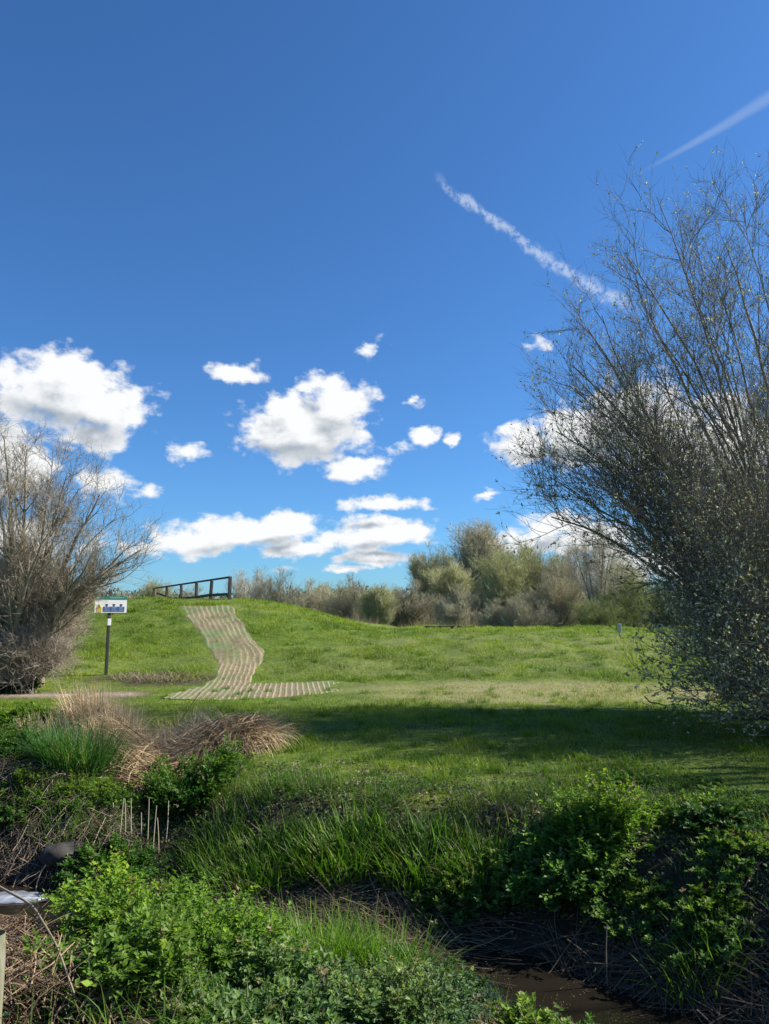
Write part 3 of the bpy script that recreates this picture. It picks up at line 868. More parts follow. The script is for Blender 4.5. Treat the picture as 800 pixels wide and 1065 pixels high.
pile('dead_reed_litter', 'matted golden brown dead reeds filling the dry ditch between the sedge and the notice sign', 'dead reeds',
     [(-4.9, 12.4), (-4.2, 11.3), (-3.5, 10.4), (-2.9, 9.3), (-2.5, 8.5)], .75, 4200, .42, 509, .42, spread=2.2, cols=((.55, .41, .24), (.20, .14, .08)), rad=.0038, upz=.25)
pile('dead_reed_litter', 'matted brown stalks sticking out around the collapsed reed mound', 'dead reeds',
     [(-2.6, 9.9), (-2.0, 9.6), (-1.5, 9.5)], .55, 1500, .40, 510, .45, spread=2.2, cols=((.50, .37, .22), (.16, .11, .065)), rad=.0038, upz=.1)

# upright pale stalks
STK = [(118, 878, .34), (124, 880, .38), (130, 876, .36), (136, 882, .40), (147, 885, .30), (153, 884, .42), (159, 886, .36), (165, 888, .30), (172, 880, .36)]
SL = ['leftmost of the pale upright dead stalks below the sedge', 'second pale upright stalk from the left below the sedge', 'third pale upright stalk from the left',
      'last pale stalk of the left four upright ones', 'first short pale stalk of the middle bunch', 'tallest pale stalk of the middle bunch',
      'slightly leaning pale stalk of the middle bunch', 'short pale stalk at the right of the middle bunch', 'long pale stalk leaning right beyond the others']
for i, (px, py, h) in enumerate(STK):
    rng = np.random.default_rng(600 + i)
    p = ground_at(px, py)
    s = np.linspace(0, 1, 6)[:, None]
    ln = np.array([rng.normal() * .03 + (.10 if i == 8 else 0), rng.normal() * .04, 1.0])
    P = s * ln * h * 1.15 + np.array([1, 0, 0]) * s ** 2 * rng.normal() * .02
    g = Geo(); tubes(g, P[None], np.linspace(.0062, .004, 6)[None], 5, np.array([.42, .36, .25]))
    o = g.build('dead_stalk', M_DEAD, smooth=True); o.location = (p[0], p[1], float(H(p[0], p[1])) - .02)
    tag(o, SL[i], 'dead stalk', 'pale upright stalks below the sedge')


def stick(name, label, pts, r0, r1, col=(.20, .15, .10), cat='branch', group=None):
    P = np.array(pts, float); c = P[0].copy()
    t = np.linspace(0, 1, len(P)); tt = np.linspace(0, 1, 16)
    Q = np.stack([np.interp(tt, t, P[:, k]) for k in range(3)], -1)
    Q[1:-1] = (Q[:-2] + Q[1:-1] * 2 + Q[2:]) / 4
    g = Geo(); tubes(g, (Q - c)[None], np.linspace(r0, r1, 16)[None], 6, np.array(col))
    o = g.build(name, M_DEAD, smooth=True); o.location = tuple(c); tag(o, label, cat, group)


def gp3(px, py, dz=.03):
    p = ground_at(px, py); return np.array([p[0], p[1], p[2] + dz])


stick('dead_branch', 'long thin dead branch slanting down through the debris heap', [gp3(-12, 985, .35), gp3(30, 1005, .3), gp3(55, 1045, .25), gp3(75, 1075, .15)], .007, .004, (.30, .23, .16))
stick('dead_branch', 'bent pale stem standing out of the sliver of water', [gp3(38, 950, 0), gp3(36, 945, .18), gp3(40, 945, .30), gp3(45, 945, .36)], .006, .004, (.36, .30, .22))
stick('dead_branch', 'curved pale stem rising at the end of the sliver of water', [gp3(60, 945, .0), gp3(66, 940, .12), gp3(68, 938, .24)], .006, .004, (.36, .30, .22))
stick('dead_branch', 'thin upright dead stem under the round bushy plant', [gp3(632, 1035, 0), gp3(632, 1035, .25), gp3(634, 1033, .42)], .005, .003, (.25, .2, .15))
stick('dead_branch', 'diagonal dead stem leaning through the reed mound', [gp3(166, 790, .0), gp3(185, 770, .25), gp3(207, 765, .62)], .008, .005, (.36, .29, .2))
stick('fallen_branch', 'dark forked fallen branch lying on grass at the shade edge', [gp3(671, 730, .10), gp3(677, 734, .05), gp3(684, 734.5, .06), gp3(692, 736, .03), gp3(702, 735, .06), gp3(712, 736, .04)], .016, .007, (.07, .055, .04))


# litter on mud
def reg_banks(rng, n):
    X = rng.uniform(-5.5, 4.5, n); Y = rng.uniform(3.0, 8.8, n); ds, s = pdist(X, Y, STREAM)
    k = (ds > .35) & (ds < 2.6) & (fbm(X / .5, Y / .5, 88, 2) + rng.random(n) * .5 > .15)
    return X[k], Y[k]


litter('leaf_litter', 'scraps of dead leaves strewn over the muddy ditch banks', 42000, 700, reg_banks, ((.34, .27, .19), (.09, .065, .045)), .035)


def reg_corner(rng, n):
    X = rng.uniform(-2.9, -1.35, n); Y = rng.uniform(3.0, 5.9, n); return X, Y


litter('leaf_litter', 'curled brown dead leaves lying over the broken stems at the lower left', 9000, 701, reg_corner, ((.46, .33, .20), (.10, .065, .04)), .035)


def reg_water(rng, n):
    X = rng.uniform(-4.5, 3.2, n); Y = rng.uniform(3.6, 7.4, n); ds, s_ = pdist(X, Y, STREAM)
    k = (ds < .42) & (fbm(X / .25, Y / .25, 91, 2) > -.05); return X[k], Y[k]


def scum():
    rng = np.random.default_rng(702); X, Y = reg_water(rng, 26000); n = len(X)
    c = np.stack([X, Y, np.full(n, WATER_Z + .004)], -1); k = rng.random((n, 1))
    g = Geo(); l = rng.uniform(.004, .014, n)
    leaves(g, c, rdir(n, rng) * np.array([1, 1, .05]), nrm(np.array([0, 0, 1.]) + rdir(n, rng) * .12), l, l * rng.uniform(.3, .8, n), np.array([.20, .16, .10]) * k + np.array([.05, .045, .02]) * (1 - k), .05)
    o = g.build('floating_debris', M_DEAD); tag(o, 'specks of leaf and straw drifting on the ditch water', 'debris', kind='stuff')


scum()


# dark boulder by the left water
def boulder():
    import bmesh
    p = ground_at(55, 925)
    bm = bmesh.new(); bmesh.ops.create_icosphere(bm, subdivisions=4, radius=.15)
    v = np.array([q.co[:] for q in bm.verts]); t = np.array([[q.index for q in f.verts] for f in bm.faces]); bm.free()
    d = 1 + .35 * fbm(v[:, 0] * 6 + v[:, 2] * 4, v[:, 1] * 6, 31, 3) + .25 * fbm(v[:, 2] * 9, v[:, 0] * 9 + 3, 33, 2)
    v = v * d[:, None] * np.array([1.35, .9, .8])
    o = Geo().add(v, t=t).build('boulder', plain_mat('wet_stone', (.030, .026, .022), .85, .5, scale=20), smooth=True)
    o.location = (p[0], p[1] + .22, float(H(p[0], p[1] + .2)) + .07); o.rotation_euler = (0, .1, .5)
    tag(o, 'dark wet boulder at the end of the sliver of bright water', 'boulder')


boulder()


def pale_film():
    """thin pale film laid over the standing water"""
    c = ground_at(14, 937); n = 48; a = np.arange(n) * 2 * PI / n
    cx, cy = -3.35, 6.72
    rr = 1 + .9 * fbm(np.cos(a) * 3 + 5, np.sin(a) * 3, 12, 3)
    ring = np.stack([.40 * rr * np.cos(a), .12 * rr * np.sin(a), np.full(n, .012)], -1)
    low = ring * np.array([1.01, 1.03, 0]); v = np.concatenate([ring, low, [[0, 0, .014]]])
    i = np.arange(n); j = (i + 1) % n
    o = Geo().add(v, q=np.stack([i, i + n, j + n, j], -1), t=np.stack([i, j, np.full(n, 2 * n)], -1)).build('water_film', plain_mat('pale_grey', (.19, .205, .23), .3, .6, scale=9), smooth=True)
    o.location = (cx, cy, WATER_Z + .002)  # pale sheet added over the water to make this sliver pale
    tag(o, 'pale grey film laid on the standing water at the left edge', 'pale_film', kind='stuff')


pale_film()


# ------------------------------------------------------------------ trees close by
def tree_empty(name, label, cat, c, group=None):
    o = empty(name, c); tag(o, label, cat, group); return o


def willow(name, label, base, targets, seed, n2, n3, n4, nleaf, lsize=1.0, catk=0, r0=(.05, .11), shrink=.84, bow=.25):
    rng = np.random.default_rng(seed)
    base = np.array([base[0], base[1], float(H(base[0], base[1])) - .05])
    T = base + (np.array(targets) - base) * shrink
    bs = base + rng.normal(size=(len(T), 3)) * np.array([.35, .35, 0])
    P, r = limbs(bs, T, rng.uniform(*r0, len(T)), 12, rng, .24, bow, .14)
    g = Geo(); tubes(g, P - base, r, 8)
    root = tree_empty(name, label, 'tree', base)
    g.build('trunk', M_BARK_W, root, smooth=True)
    P2, r2 = grow(P, r, n2, .22, 1., .62, 1.7, .5, 9, rng, up=.08, wander=.11, taper=.6, minr=.008)
    P3, r3 = grow(P2, r2, n3, .15, 1., .68, .95, .55, 7, rng, up=.05, wander=.15, taper=.6, minr=.0042)
    P4, r4 = grow(P3, r3, n4, .1, 1., .7, .42, .6, 5, rng, up=.05, wander=.16, taper=.5, minr=.0026)
    def above(P, r):
        z = P[..., 2].min(1) > base[2] + .12
        return P[z], r[z]
    P2, r2 = above(P2, r2); P3, r3 = above(P3, r3); P4, r4 = above(P4, r4)
    g = Geo(); tubes(g, P2 - base, r2, 5); tubes(g, P3 - base, r3, 4); tubes(g, P4 - base, r4, 3)
    cr = g.build('branches', M_BARK_W, root)
    # buds / young leaves along the twigs, denser low down
    h = P4[:, 2, 2] - base[2]
    w = (1.2 + 3.2 * np.exp(-(h / 2.4) ** 2)); w /= w.sum()
    kk = rng.choice(len(P4), nleaf // 4 + 1, p=w); ff = rng.uniform(.1, 1, nleaf // 4 + 1) * 4
    k = np.repeat(kk, 4)[:nleaf]; f = np.clip(np.repeat(ff, 4)[:nleaf] + rng.normal(size=nleaf) * .25, .1, 3.99)
    i0 = np.minimum(f.astype(int), 3); f = (f - i0)[:, None]
    c = P4[k, i0] * (1 - f) + P4[k, i0 + 1] * f; d = nrm(P4[k, i0 + 1] - P4[k, i0])
    hh = h[k]
    d2 = nrm(d * .9 + rdir(nleaf, rng) * .7)
    l = lsize * rng.uniform(.018, .056, nleaf) * (1 + .8 * np.exp(-(hh / 2.6) ** 2))
    pale = rng.random((nleaf, 1)) < np.clip(.55 - .03 * hh[:, None], .35, .55)
    col = np.where(pale, np.array([.68, .63, .42]), np.array([.15, .16, .05])) * rng.uniform(.65, 1.3, (nleaf, 1))
    g = Geo(); leaves(g, c - base, d2, rdir(nleaf, rng, .6), l, l * rng.uniform(.35, .55, nleaf), col, .25)
    g.build('leaves', M_WILLOWLEAF, root)
    if catk:                                              # fat pale catkins on the lower twigs
        w = np.exp(-(h / 3.0) ** 2); w /= w.sum()
        k = rng.choice(len(P4), catk, p=w); c = P4[k, rng.integers(2, 5, catk)] - base
        dr = nrm(rdir(catk, rng, .5)); ln = rng.uniform(.03, .055, catk)[:, None]
        P = np.stack([c, c + dr * ln * .3, c + dr * ln * .7, c + dr * ln], 1)
        g = Geo(); tubes(g, P, np.array([[.003, .010, .011, .003]]) * rng.uniform(.8, 1.2, (catk, 1)), 5, np.array([.62, .60, .44]) * rng.uniform(.7, 1.2, (catk, 1)))
        g.build('catkins', M_WILLOWLEAF, root)
    return root


W = lambda px, py, Y: at(px, py, Y)
T1 = [W(668, 168, 12.5), W(640, 235, 12), W(715, 215, 13), W(770, 185, 13.5), W(800, 185, 12), W(850, 190, 13), W(610, 295, 12.5), W(580, 345, 12), W(575, 400, 13),
      W(552, 440, 12), W(548, 490, 12.5), W(560, 520, 13), W(600, 360, 14.5), W(650, 280, 15), W(700, 230, 15.5), W(590, 470, 11), W(655, 560, 11.8), W(700, 580, 13),
      W(690, 350, 11), W(740, 260, 11), W(800, 300, 10.5), W(900, 200, 14), W(950, 300, 13), W(1000, 380, 12), W(700, 480, 10.5), W(740, 420, 10), W(620, 430, 14),
      W(860, 330, 15.5), W(760, 235, 16), W(680, 520, 14), W(900, 500, 10.5), W(640, 400, 11.5),
      W(572, 460, 14), W(566, 375, 12.5), W(605, 325, 13.5), W(630, 480, 12), W(600, 520, 12.5), W(655, 330, 12), W(700, 400, 12), W(720, 300, 12), W(665, 450, 11), W(590, 420, 11.5), W(650, 520, 11.5)]
T1 += [W(562, 440, 12), W(575, 490, 11.6), W(585, 390, 13), W(612, 450, 12.6), W(640, 300, 12.4)]
T1 += [np.array(p_) for p_ in ((9.0, 8.8, 3.6), (10.2, 9.3, 5.0), (11.4, 9.0, 6.2), (9.8, 10.2, 5.8), (11.0, 10.6, 7.0), (12.0, 9.8, 5.2), (8.6, 9.6, 3.0))]  # unseen limbs added right of the frame to dapple the lawn
willow('willow_tree', 'big spreading willow with twiggy crown and pale buds at the right of the meadow', (7.5, 12.9), T1, 21, 820, 6400, 31000, 56000, r0=(.03, .085), shrink=.94, bow=.14)
# lower leafy skirt (a second, bushier willow just in front)
T2 = [W(712, 668, 11), W(760, 752, 10.6), W(742, 735, 11), W(738, 650, 11.4), W(730, 690, 11.8), W(755, 640, 10.2), W(775, 700, 10.5), W(720, 640, 11.4), W(700, 590, 11.6), W(715, 615, 10.8), W(760, 560, 10), W(800, 620, 9.5), W(820, 560, 9.6), W(780, 740, 10), W(810, 700, 9.3),
      W(850, 650, 9.5), W(715, 570, 11), W(745, 520, 10.6), W(790, 480, 9.8), W(850, 470, 10), W(770, 660, 9.8), W(830, 770, 9.4), W(900, 600, 10), W(740, 600, 11.5), W(800, 770, 9.9)]
willow('willow_bush', 'dense low willow bush with pale catkins, at the foot of the big willow', (6.35, 11.2), T2, 22, 300, 2300, 8500, 36000, lsize=.68, r0=(.02, .04), shrink=.9, catk=2600)
# a neighbour outside the frame on the right whose crown shades the ditch
T3 = [np.array([x, y, z]) for x, y, z in ((6.6, 6.4, 3.4), (7, 7.0, 4.4), (8, 6.2, 5.0), (9, 7.3, 5.2), (6.9, 5.6, 3.9), (9.5, 6.0, 5.0), (8.2, 5.4, 4.4), (7.2, 5.9, 2.8), (9.6, 5.2, 4.5), (6.8, 7.0, 3.0))]
willow('willow_tree', 'shorter willow beside the ditch, its twigs overhanging the shaded bank', (8.2, 6.3), T3, 23, 90, 560, 2400, 4500, r0=(.03, .06), shrink=.9)


def bare_tree(name, label, base, targets, seed, n2, n3, n4, r0, bark=M_BARK_H, lens=(1.25, .7, .36), up=.12, cat='tree', minr=.003, trunk='trunk', shrink=.84):
    rng = np.random.default_rng(seed)
    base = np.array([base[0], base[1], float(H(base[0], base[1])) - .05])
    T = base + (np.array(targets) - base) * shrink
    bs = base + rng.normal(size=(len(T), 3)) * np.array([.16, .16, 0])
    P, r = limbs(bs, T, rng.uniform(*r0, len(T)), 12, rng, .14, .20, .14)
    root = tree_empty(name, label, cat, base)
    g = Geo(); tubes(g, P - base, r, 7); g.build(trunk, bark, root, smooth=True)
    P2, r2 = grow(P, r, n2, .2, 1., .7, lens[0], .5, 8, rng, up=up, wander=.14, taper=.6, minr=.008)
    P3, r3 = grow(P2, r2, n3, .15, 1., .75, lens[1], .55, 6, rng, up=.05, wander=.17, taper=.5, minr=.005)
    P4, r4 = grow(P3, r3, n4, .1, 1., .8, lens[2], .6, 4, rng, up=.03, wander=.2, taper=.4, minr=minr)
    g = Geo()
    for Pk, rk, s in ((P2, r2, 5), (P3, r3, 4), (P4, r4, 3)):
        k = Pk[..., 2].min(1) > base[2]
        tubes(g, Pk[k] - base, rk[k], s)
    g.build('branches', bark, root)
    return root


B1 = [W(-30, 400, 17), W(5, 405, 16.5), W(30, 425, 17), W(50, 430, 17.5), W(75, 455, 17), W(90, 470, 18), W(115, 480, 17), W(140, 500, 17), W(155, 530, 17), W(160, 545, 17.5),
      W(150, 560, 16.5), W(130, 570, 17.5), W(105, 585, 17), W(60, 520, 15.5), W(40, 500, 19), W(-60, 440, 18), W(-90, 500, 17), W(10, 470, 15.5), W(80, 540, 19), W(110, 560, 15.8), W(-20, 520, 15.5)]
bare_tree('hawthorn_tree', 'bare spreading hawthorn rising above the thicket at the left edge', (-8.3, 17.2), B1, 31, 330, 2900, 13500, (.03, .10))
bare_tree('ash_tree', 'unseen open bare tree added beyond the right edge to shade the lawn', (9.8, 8.9),
          [np.array(p_) for p_ in ((8.2, 8.2, 6.0), (8.8, 9.8, 7.4), (9.6, 8.4, 8.6), (10.6, 9.4, 9.0), (11.6, 8.6, 8.0), (8.0, 9.2, 4.6), (9.2, 7.8, 6.8), (10.4, 7.9, 7.4), (11.2, 10.0, 6.6), (8.6, 8.8, 8.0))],
          33, 90, 700, 2600, (.05, .11), shrink=1.0)  # unseen tree, added so its limbs throw streaks of shade on the lawn
# thickets under and in front of it
TH = [(-10.3, 17.6, 3.6, 1.6), (-9.3, 17.5, 3.5, 1.3), (-8.45, 17.8, 3.0, .9), (-9.3, 16.6, 2.0, 1.0), (-8.75, 19.6, 2.6, .9), (-11.0, 16.9, 3.4, 1.4), (-7.95, 16.7, 1.35, .7)]
TLB = ['tall grey bare thicket at the far left under the hawthorn', 'tall dense thicket of bare stems directly under the hawthorn trunk', 'bare arching thicket just left of the notice sign post',
       'low tangled bramble thicket at the front of the bare stems', 'smaller bare shrub behind the notice sign post', 'bare thicket at the outer left edge of the hedge', 'lowest brown bramble tangle beside the earth path']
for i, (x, y, h, w) in enumerate(TH):
    rng = np.random.default_rng(800 + i); n = 46
    a = rng.uniform(0, 2 * PI, n); rr = np.sqrt(rng.random(n)) * w
    z0 = float(H(x, y))
    T = np.stack([x + rr * np.cos(a), y + rr * np.sin(a) * .8, z0 + h * np.sqrt(np.clip(1 - (rr / w) ** 2 * .8, .1, 1)) * rng.uniform(.7, 1.05, n)], -1)
    bare_tree('thicket', TLB[i], (x, y), T, 810 + i, 480, 3200, 9500, (.010, .022), lens=(.7, .5, .28), up=.06, shrink=.9, cat='shrub', minr=.0032, trunk='stems',
              bark=bark_mat('thicket_bark%d' % 0, (.20, .165, .12), (.40, .335, .25)) if i == 0 else bpy.data.materials['thicket_bark0'])
leafy('bramble_bush', 'dark green brambles low at the foot of the bare thicket', 'plant', -8.8, 16.6, 1.3, .3, .30, 200, 309, base=(.03, .07, .018), leaf=.05, yellow=.05, nleaf=7)


# ------------------------------------------------------------------ trees behind the bank
def proto_tree(kind, seed):
    """returns (trunk mesh, crown mesh) about 10 m tall, base at the origin"""
    rng = np.random.default_rng(seed)
    if kind == 'round':        # rounded, fine twigged
        nl = 26; a = rng.uniform(0, 2 * PI, nl); rr = np.sqrt(rng.random(nl)) * 3.0
        z = 5.0 + 4.3 * np.sqrt(np.clip(1 - (rr / 3.3) ** 2, 0, 1)) * rng.uniform(.75, 1.05, nl); tw = (.47, .45, .25); leafc = (.38, .40, .15); nlf = 12000; n = (420, 3400, 15000)
    elif kind == 'tall':       # taller, narrower
        nl = 24; a = rng.uniform(0, 2 * PI, nl); rr = np.sqrt(rng.random(nl)) * 1.9
        z = 5.5 + 4.5 * np.sqrt(np.clip(1 - (rr / 2.2) ** 2, 0, 1)) * rng.uniform(.7, 1.05, nl); tw = (.45, .41, .29); leafc = (.42, .37, .18); nlf = 7000; n = (420, 3400, 15000)
    elif kind == 'open':       # bare with clear limbs
        nl = 15; a = rng.uniform(0, 2 * PI, nl); rr = np.sqrt(rng.random(nl)) * 3.2
        z = 6.0 + 3.8 * np.sqrt(np.clip(1 - (rr / 3.6) ** 2, 0, 1)) * rng.uniform(.7, 1.05, nl); tw = (.60, .54, .42); leafc = (.2, .18, .1); nlf = 400; n = (170, 1300, 4200)
    elif kind == 'scrub':      # wide dome from the ground, grey brown
        nl = 44; a = rng.uniform(0, 2 * PI, nl); rr = np.sqrt(rng.random(nl)) * 4.6
        z = .8 + 8.6 * np.sqrt(np.clip(1 - (rr / 5.0) ** 2, 0.02, 1)) * rng.uniform(.55, 1.05, nl); tw = (.45, .41, .28); leafc = (.28, .27, .14); nlf = 9000; n = (600, 4800, 21000)
    else:                      # 'leafy' green hawthorn dome
        nl = 40; a = rng.uniform(0, 2 * PI, nl); rr = np.sqrt(rng.random(nl)) * 4.4
        z = .8 + 8.6 * np.sqrt(np.clip(1 - (rr / 4.8) ** 2, 0.02, 1)) * rng.uniform(.55, 1.05, nl); tw = (.27, .27, .14); leafc = (.24, .29, .08); nlf = 42000; n = (480, 3400, 12000)
    T = np.stack([rr * np.cos(a), rr * np.sin(a), z], -1)
    low = kind in ('scrub', 'leafy')
    bs = rng.normal(size=(nl, 3)) * np.array([.9, .9, 0]) * (1 if low else .22)
    P, r = limbs(bs, T, rng.uniform(.05, .13, nl) * (1.3 if kind == 'open' else 1), 9, rng, .3, .12, .2)
    P2, r2 = grow(P, r, n[0], .12 if low else .25, 1., .6, 2.6, .5, 6, rng, up=.12, wander=.14, minr=.022)
    P3, r3 = grow(P2, r2, n[1], .1, 1., .65, 1.5, .6, 5, rng, up=.10, wander=.16, minr=.013)
    P4, r4 = grow(P3, r3, n[2], .1, 1., .65, .85, .7, 4, rng, up=.10, wander=.2, minr=.011)
    gt = Geo(); tubes(gt, P, r, 6)
    g = Geo()
    for Pk, rk, s in ((P2, r2, 4), (P3, r3, 3), (P4, r4, 3)):
        k = Pk[..., 2].min(1) > 0
        Pk, rk = Pk[k], rk[k]
        tubes(g, Pk, rk, s, np.array(tw) * rng.uniform(.75, 1.25, (len(Pk), 1)))
    k = rng.integers(0, len(P4), nlf); c = P4[k, rng.integers(1, 4, nlf)]
    ok = c[:, 2] > .1; k = k[ok]; c = c[ok]; m = len(c)
    l = rng.uniform(.06, .13, m)
    leaves(g, c, rdir(m, rng), rdir(m, rng, .7), l, l * .7, np.array(leafc) * rng.uniform(.6, 1.4, (m, 1)), .2)
    return gt.mesh(kind + '_trunk', M_BARK_FAR), g.mesh(kind + '_crown', M_TWIG_FAR)


PROTO = {}
for kk, sd in (('round', 71), ('tall', 72), ('open', 73), ('scrub', 74), ('leafy', 75), ('scrub2', 76), ('round2', 77)):
    PROTO[kk] = proto_tree(kk.rstrip('2'), sd)
NAMES = {'round': 'willow_tree', 'round2': 'willow_tree', 'tall': 'poplar_tree', 'open': 'ash_tree', 'scrub': 'scrub_tree', 'scrub2': 'scrub_tree', 'leafy': 'hawthorn_tree'}


def far_tree(kind, px, top, wpx, Y, rz, label, group='trees beyond the flood bank', name=None):
    """top of the crown at picture height top, crown width about wpx, standing at distance Y"""
    base = at(px, 640, Y); X = base[0]
    z0 = float(H(X, Y)) - .05
    h = at(px, top, Y)[2] - z0
    ht = {'round': 9.9, 'round2': 9.9, 'tall': 10.6, 'open': 10.3, 'scrub': 10.0, 'scrub2': 10.0, 'leafy': 10.0}[kind]
    wd = {'round': 8., 'round2': 8., 'tall': 6., 'open': 8.5, 'scrub': 11.5, 'scrub2': 11.5, 'leafy': 11.}[kind]
    sz = h / ht; sx = 1.25 * (wpx / FPX * Y) / wd
    root = empty(name or NAMES[kind], (X, Y, z0), rz, (sx, sx, sz)); tag(root, label, 'tree', group)
    for nm, me in zip(('trunk', 'crown'), PROTO[kind]):
        o = bpy.data.objects.new(nm, me); link(o, root)
    return root


FT = [
    ('scrub', 125, 618, 60, 75, .3, 'low grey scrub far behind the notice sign'),
    ('round', 162, 604, 36, 70, .9, 'small pale olive willow peeping over the left end of the wooden rail fence'),
    ('scrub2', 205, 612, 60, 80, 2.2, 'low bare scrub seen through the rails of the wooden fence'),
    ('open', 250, 596, 34, 62, 1.2, 'small bare tree just right of the wooden fence'),
    ('open', 268, 594, 34, 66, 4.2, 'bare grey tree second to the right of the wooden fence'),
    ('scrub', 292, 597, 60, 62, 2.0, 'brown twiggy scrub tree at the right shoulder of the mound'),
    ('scrub2', 330, 606, 60, 70, .4, 'low dark scrub between the mound and the broad domed scrub'),
    ('scrub', 368, 603, 66, 66, 4.0, 'broad domed brown scrub above the dry reeds'),
    ('round2', 395, 612, 44, 60, 1.0, 'pale grey green sallow leaning right, behind the dry reed strip'),
    ('scrub2', 425, 607, 70, 64, 3.1, 'grey green scrub above the dark low rail'),
    ('round', 452, 573, 56, 78, 2.5, 'hazy bare willow at the left of the tallest group'),
    ('tall', 498, 548, 62, 74, .7, 'tallest bare tree of the tree line, brown and upright'),
    ('round2', 520, 578, 60, 62, 3.6, 'golden tinged willow in front of the tallest bare tree'),
    ('scrub', 478, 612, 60, 60, 5.0, 'low grey scrub below the tallest bare tree'),
    ('round', 560, 573, 72, 70, 4.4, 'wide pale green willow right of the golden one'),
    ('scrub2', 585, 590, 76, 62, 1.7, 'rounded bushy willow with upright stems, left of the open bare tree'),
    ('open', 622, 550, 74, 58, .2, 'open crowned pale bare tree with clear forking limbs'),
    ('leafy', 655, 602, 66, 56, 2.2, 'dark green hawthorn behind the short marker post'),
    ('leafy', 700, 598, 70, 60, 4.2, 'yellow green hawthorn at the right, partly behind the near willow'),
    ('leafy', 620, 620, 60, 54, 5.2, 'low dark bush at the foot of the open bare tree'),
    ('scrub', 545, 618, 60, 56, 2.9, 'low olive bush between the golden willow and the rounded one'),
    ('leafy', 750, 594, 80, 62, 1.1, 'green hawthorn seen through the low twigs of the near willow'),
    ('scrub', 800, 590, 80, 66, .8, 'grey scrub tree hidden mostly by the near willow'),
    ('scrub2', 60, 615, 80, 74, 1.8, 'low scrub far behind the bare thicket'),
    ('leafy', 860, 585, 90, 60, 3.3, 'green hawthorn beyond the right edge of the meadow'),
    ('scrub', 0, 612, 80, 72, 2.8, 'grey scrub far behind the hawthorn at the left edge'),
    ('round', 538, 566, 56, 80, 1.9, 'hazy pale willow between the tallest bare tree and the wide pale green willow'),
    ('round2', 470, 590, 60, 68, 2.9, 'pale olive willow low in front of the hazy left one of the tallest group'),
    ('round', 345, 608, 56, 76, 5.5, 'distant pale olive willow behind the low dark scrub'),
    ('open', 600, 572, 60, 66, 3.3, 'bare pale tree partly behind the rounded bushy willow'),
    ('round2', 650, 588, 60, 68, .5, 'olive willow between the open bare tree and the yellow green hawthorn'),
    ('scrub2', 520, 625, 50, 57, 1.5, 'small dark scrub below the golden tinged willow'),
]
for f in FT: far_tree(*f)
# a further, lower belt of wood that reads as one mass
def far_wood():
    rng = np.random.default_rng(99); g = Geo()
    xs = np.linspace(-150, 170, 700)
    n = 60000
    X = rng.uniform(-150, 170, n); Y = rng.uniform(104, 122, n)
    hmax = 5.2 + 2.2 * fbm(X / 13, Y * 0, 5, 3) + 1.5 * fbm(X / 3.5, Y / 4, 6, 2)
    z = rng.random(n) ** .7 * hmax
    c = np.stack([X, Y, H(X, Y, False) + z], -1)
    l = rng.uniform(.35, .9, n)
    k = rng.random((n, 1)); col = np.array([.17, .15, .11]) * k + np.array([.10, .12, .06]) * (1 - k)
    leaves(g, c, rdir(n, rng, .8), rdir(n, rng, .3), l, l * .35, col * rng.uniform(.7, 1.3, (n, 1)), .2)
    o = g.build('far_wood', M_TWIG_FAR); tag(o, 'low hazy belt of woodland far behind the tree line', 'woodland', kind='stuff')


far_wood()

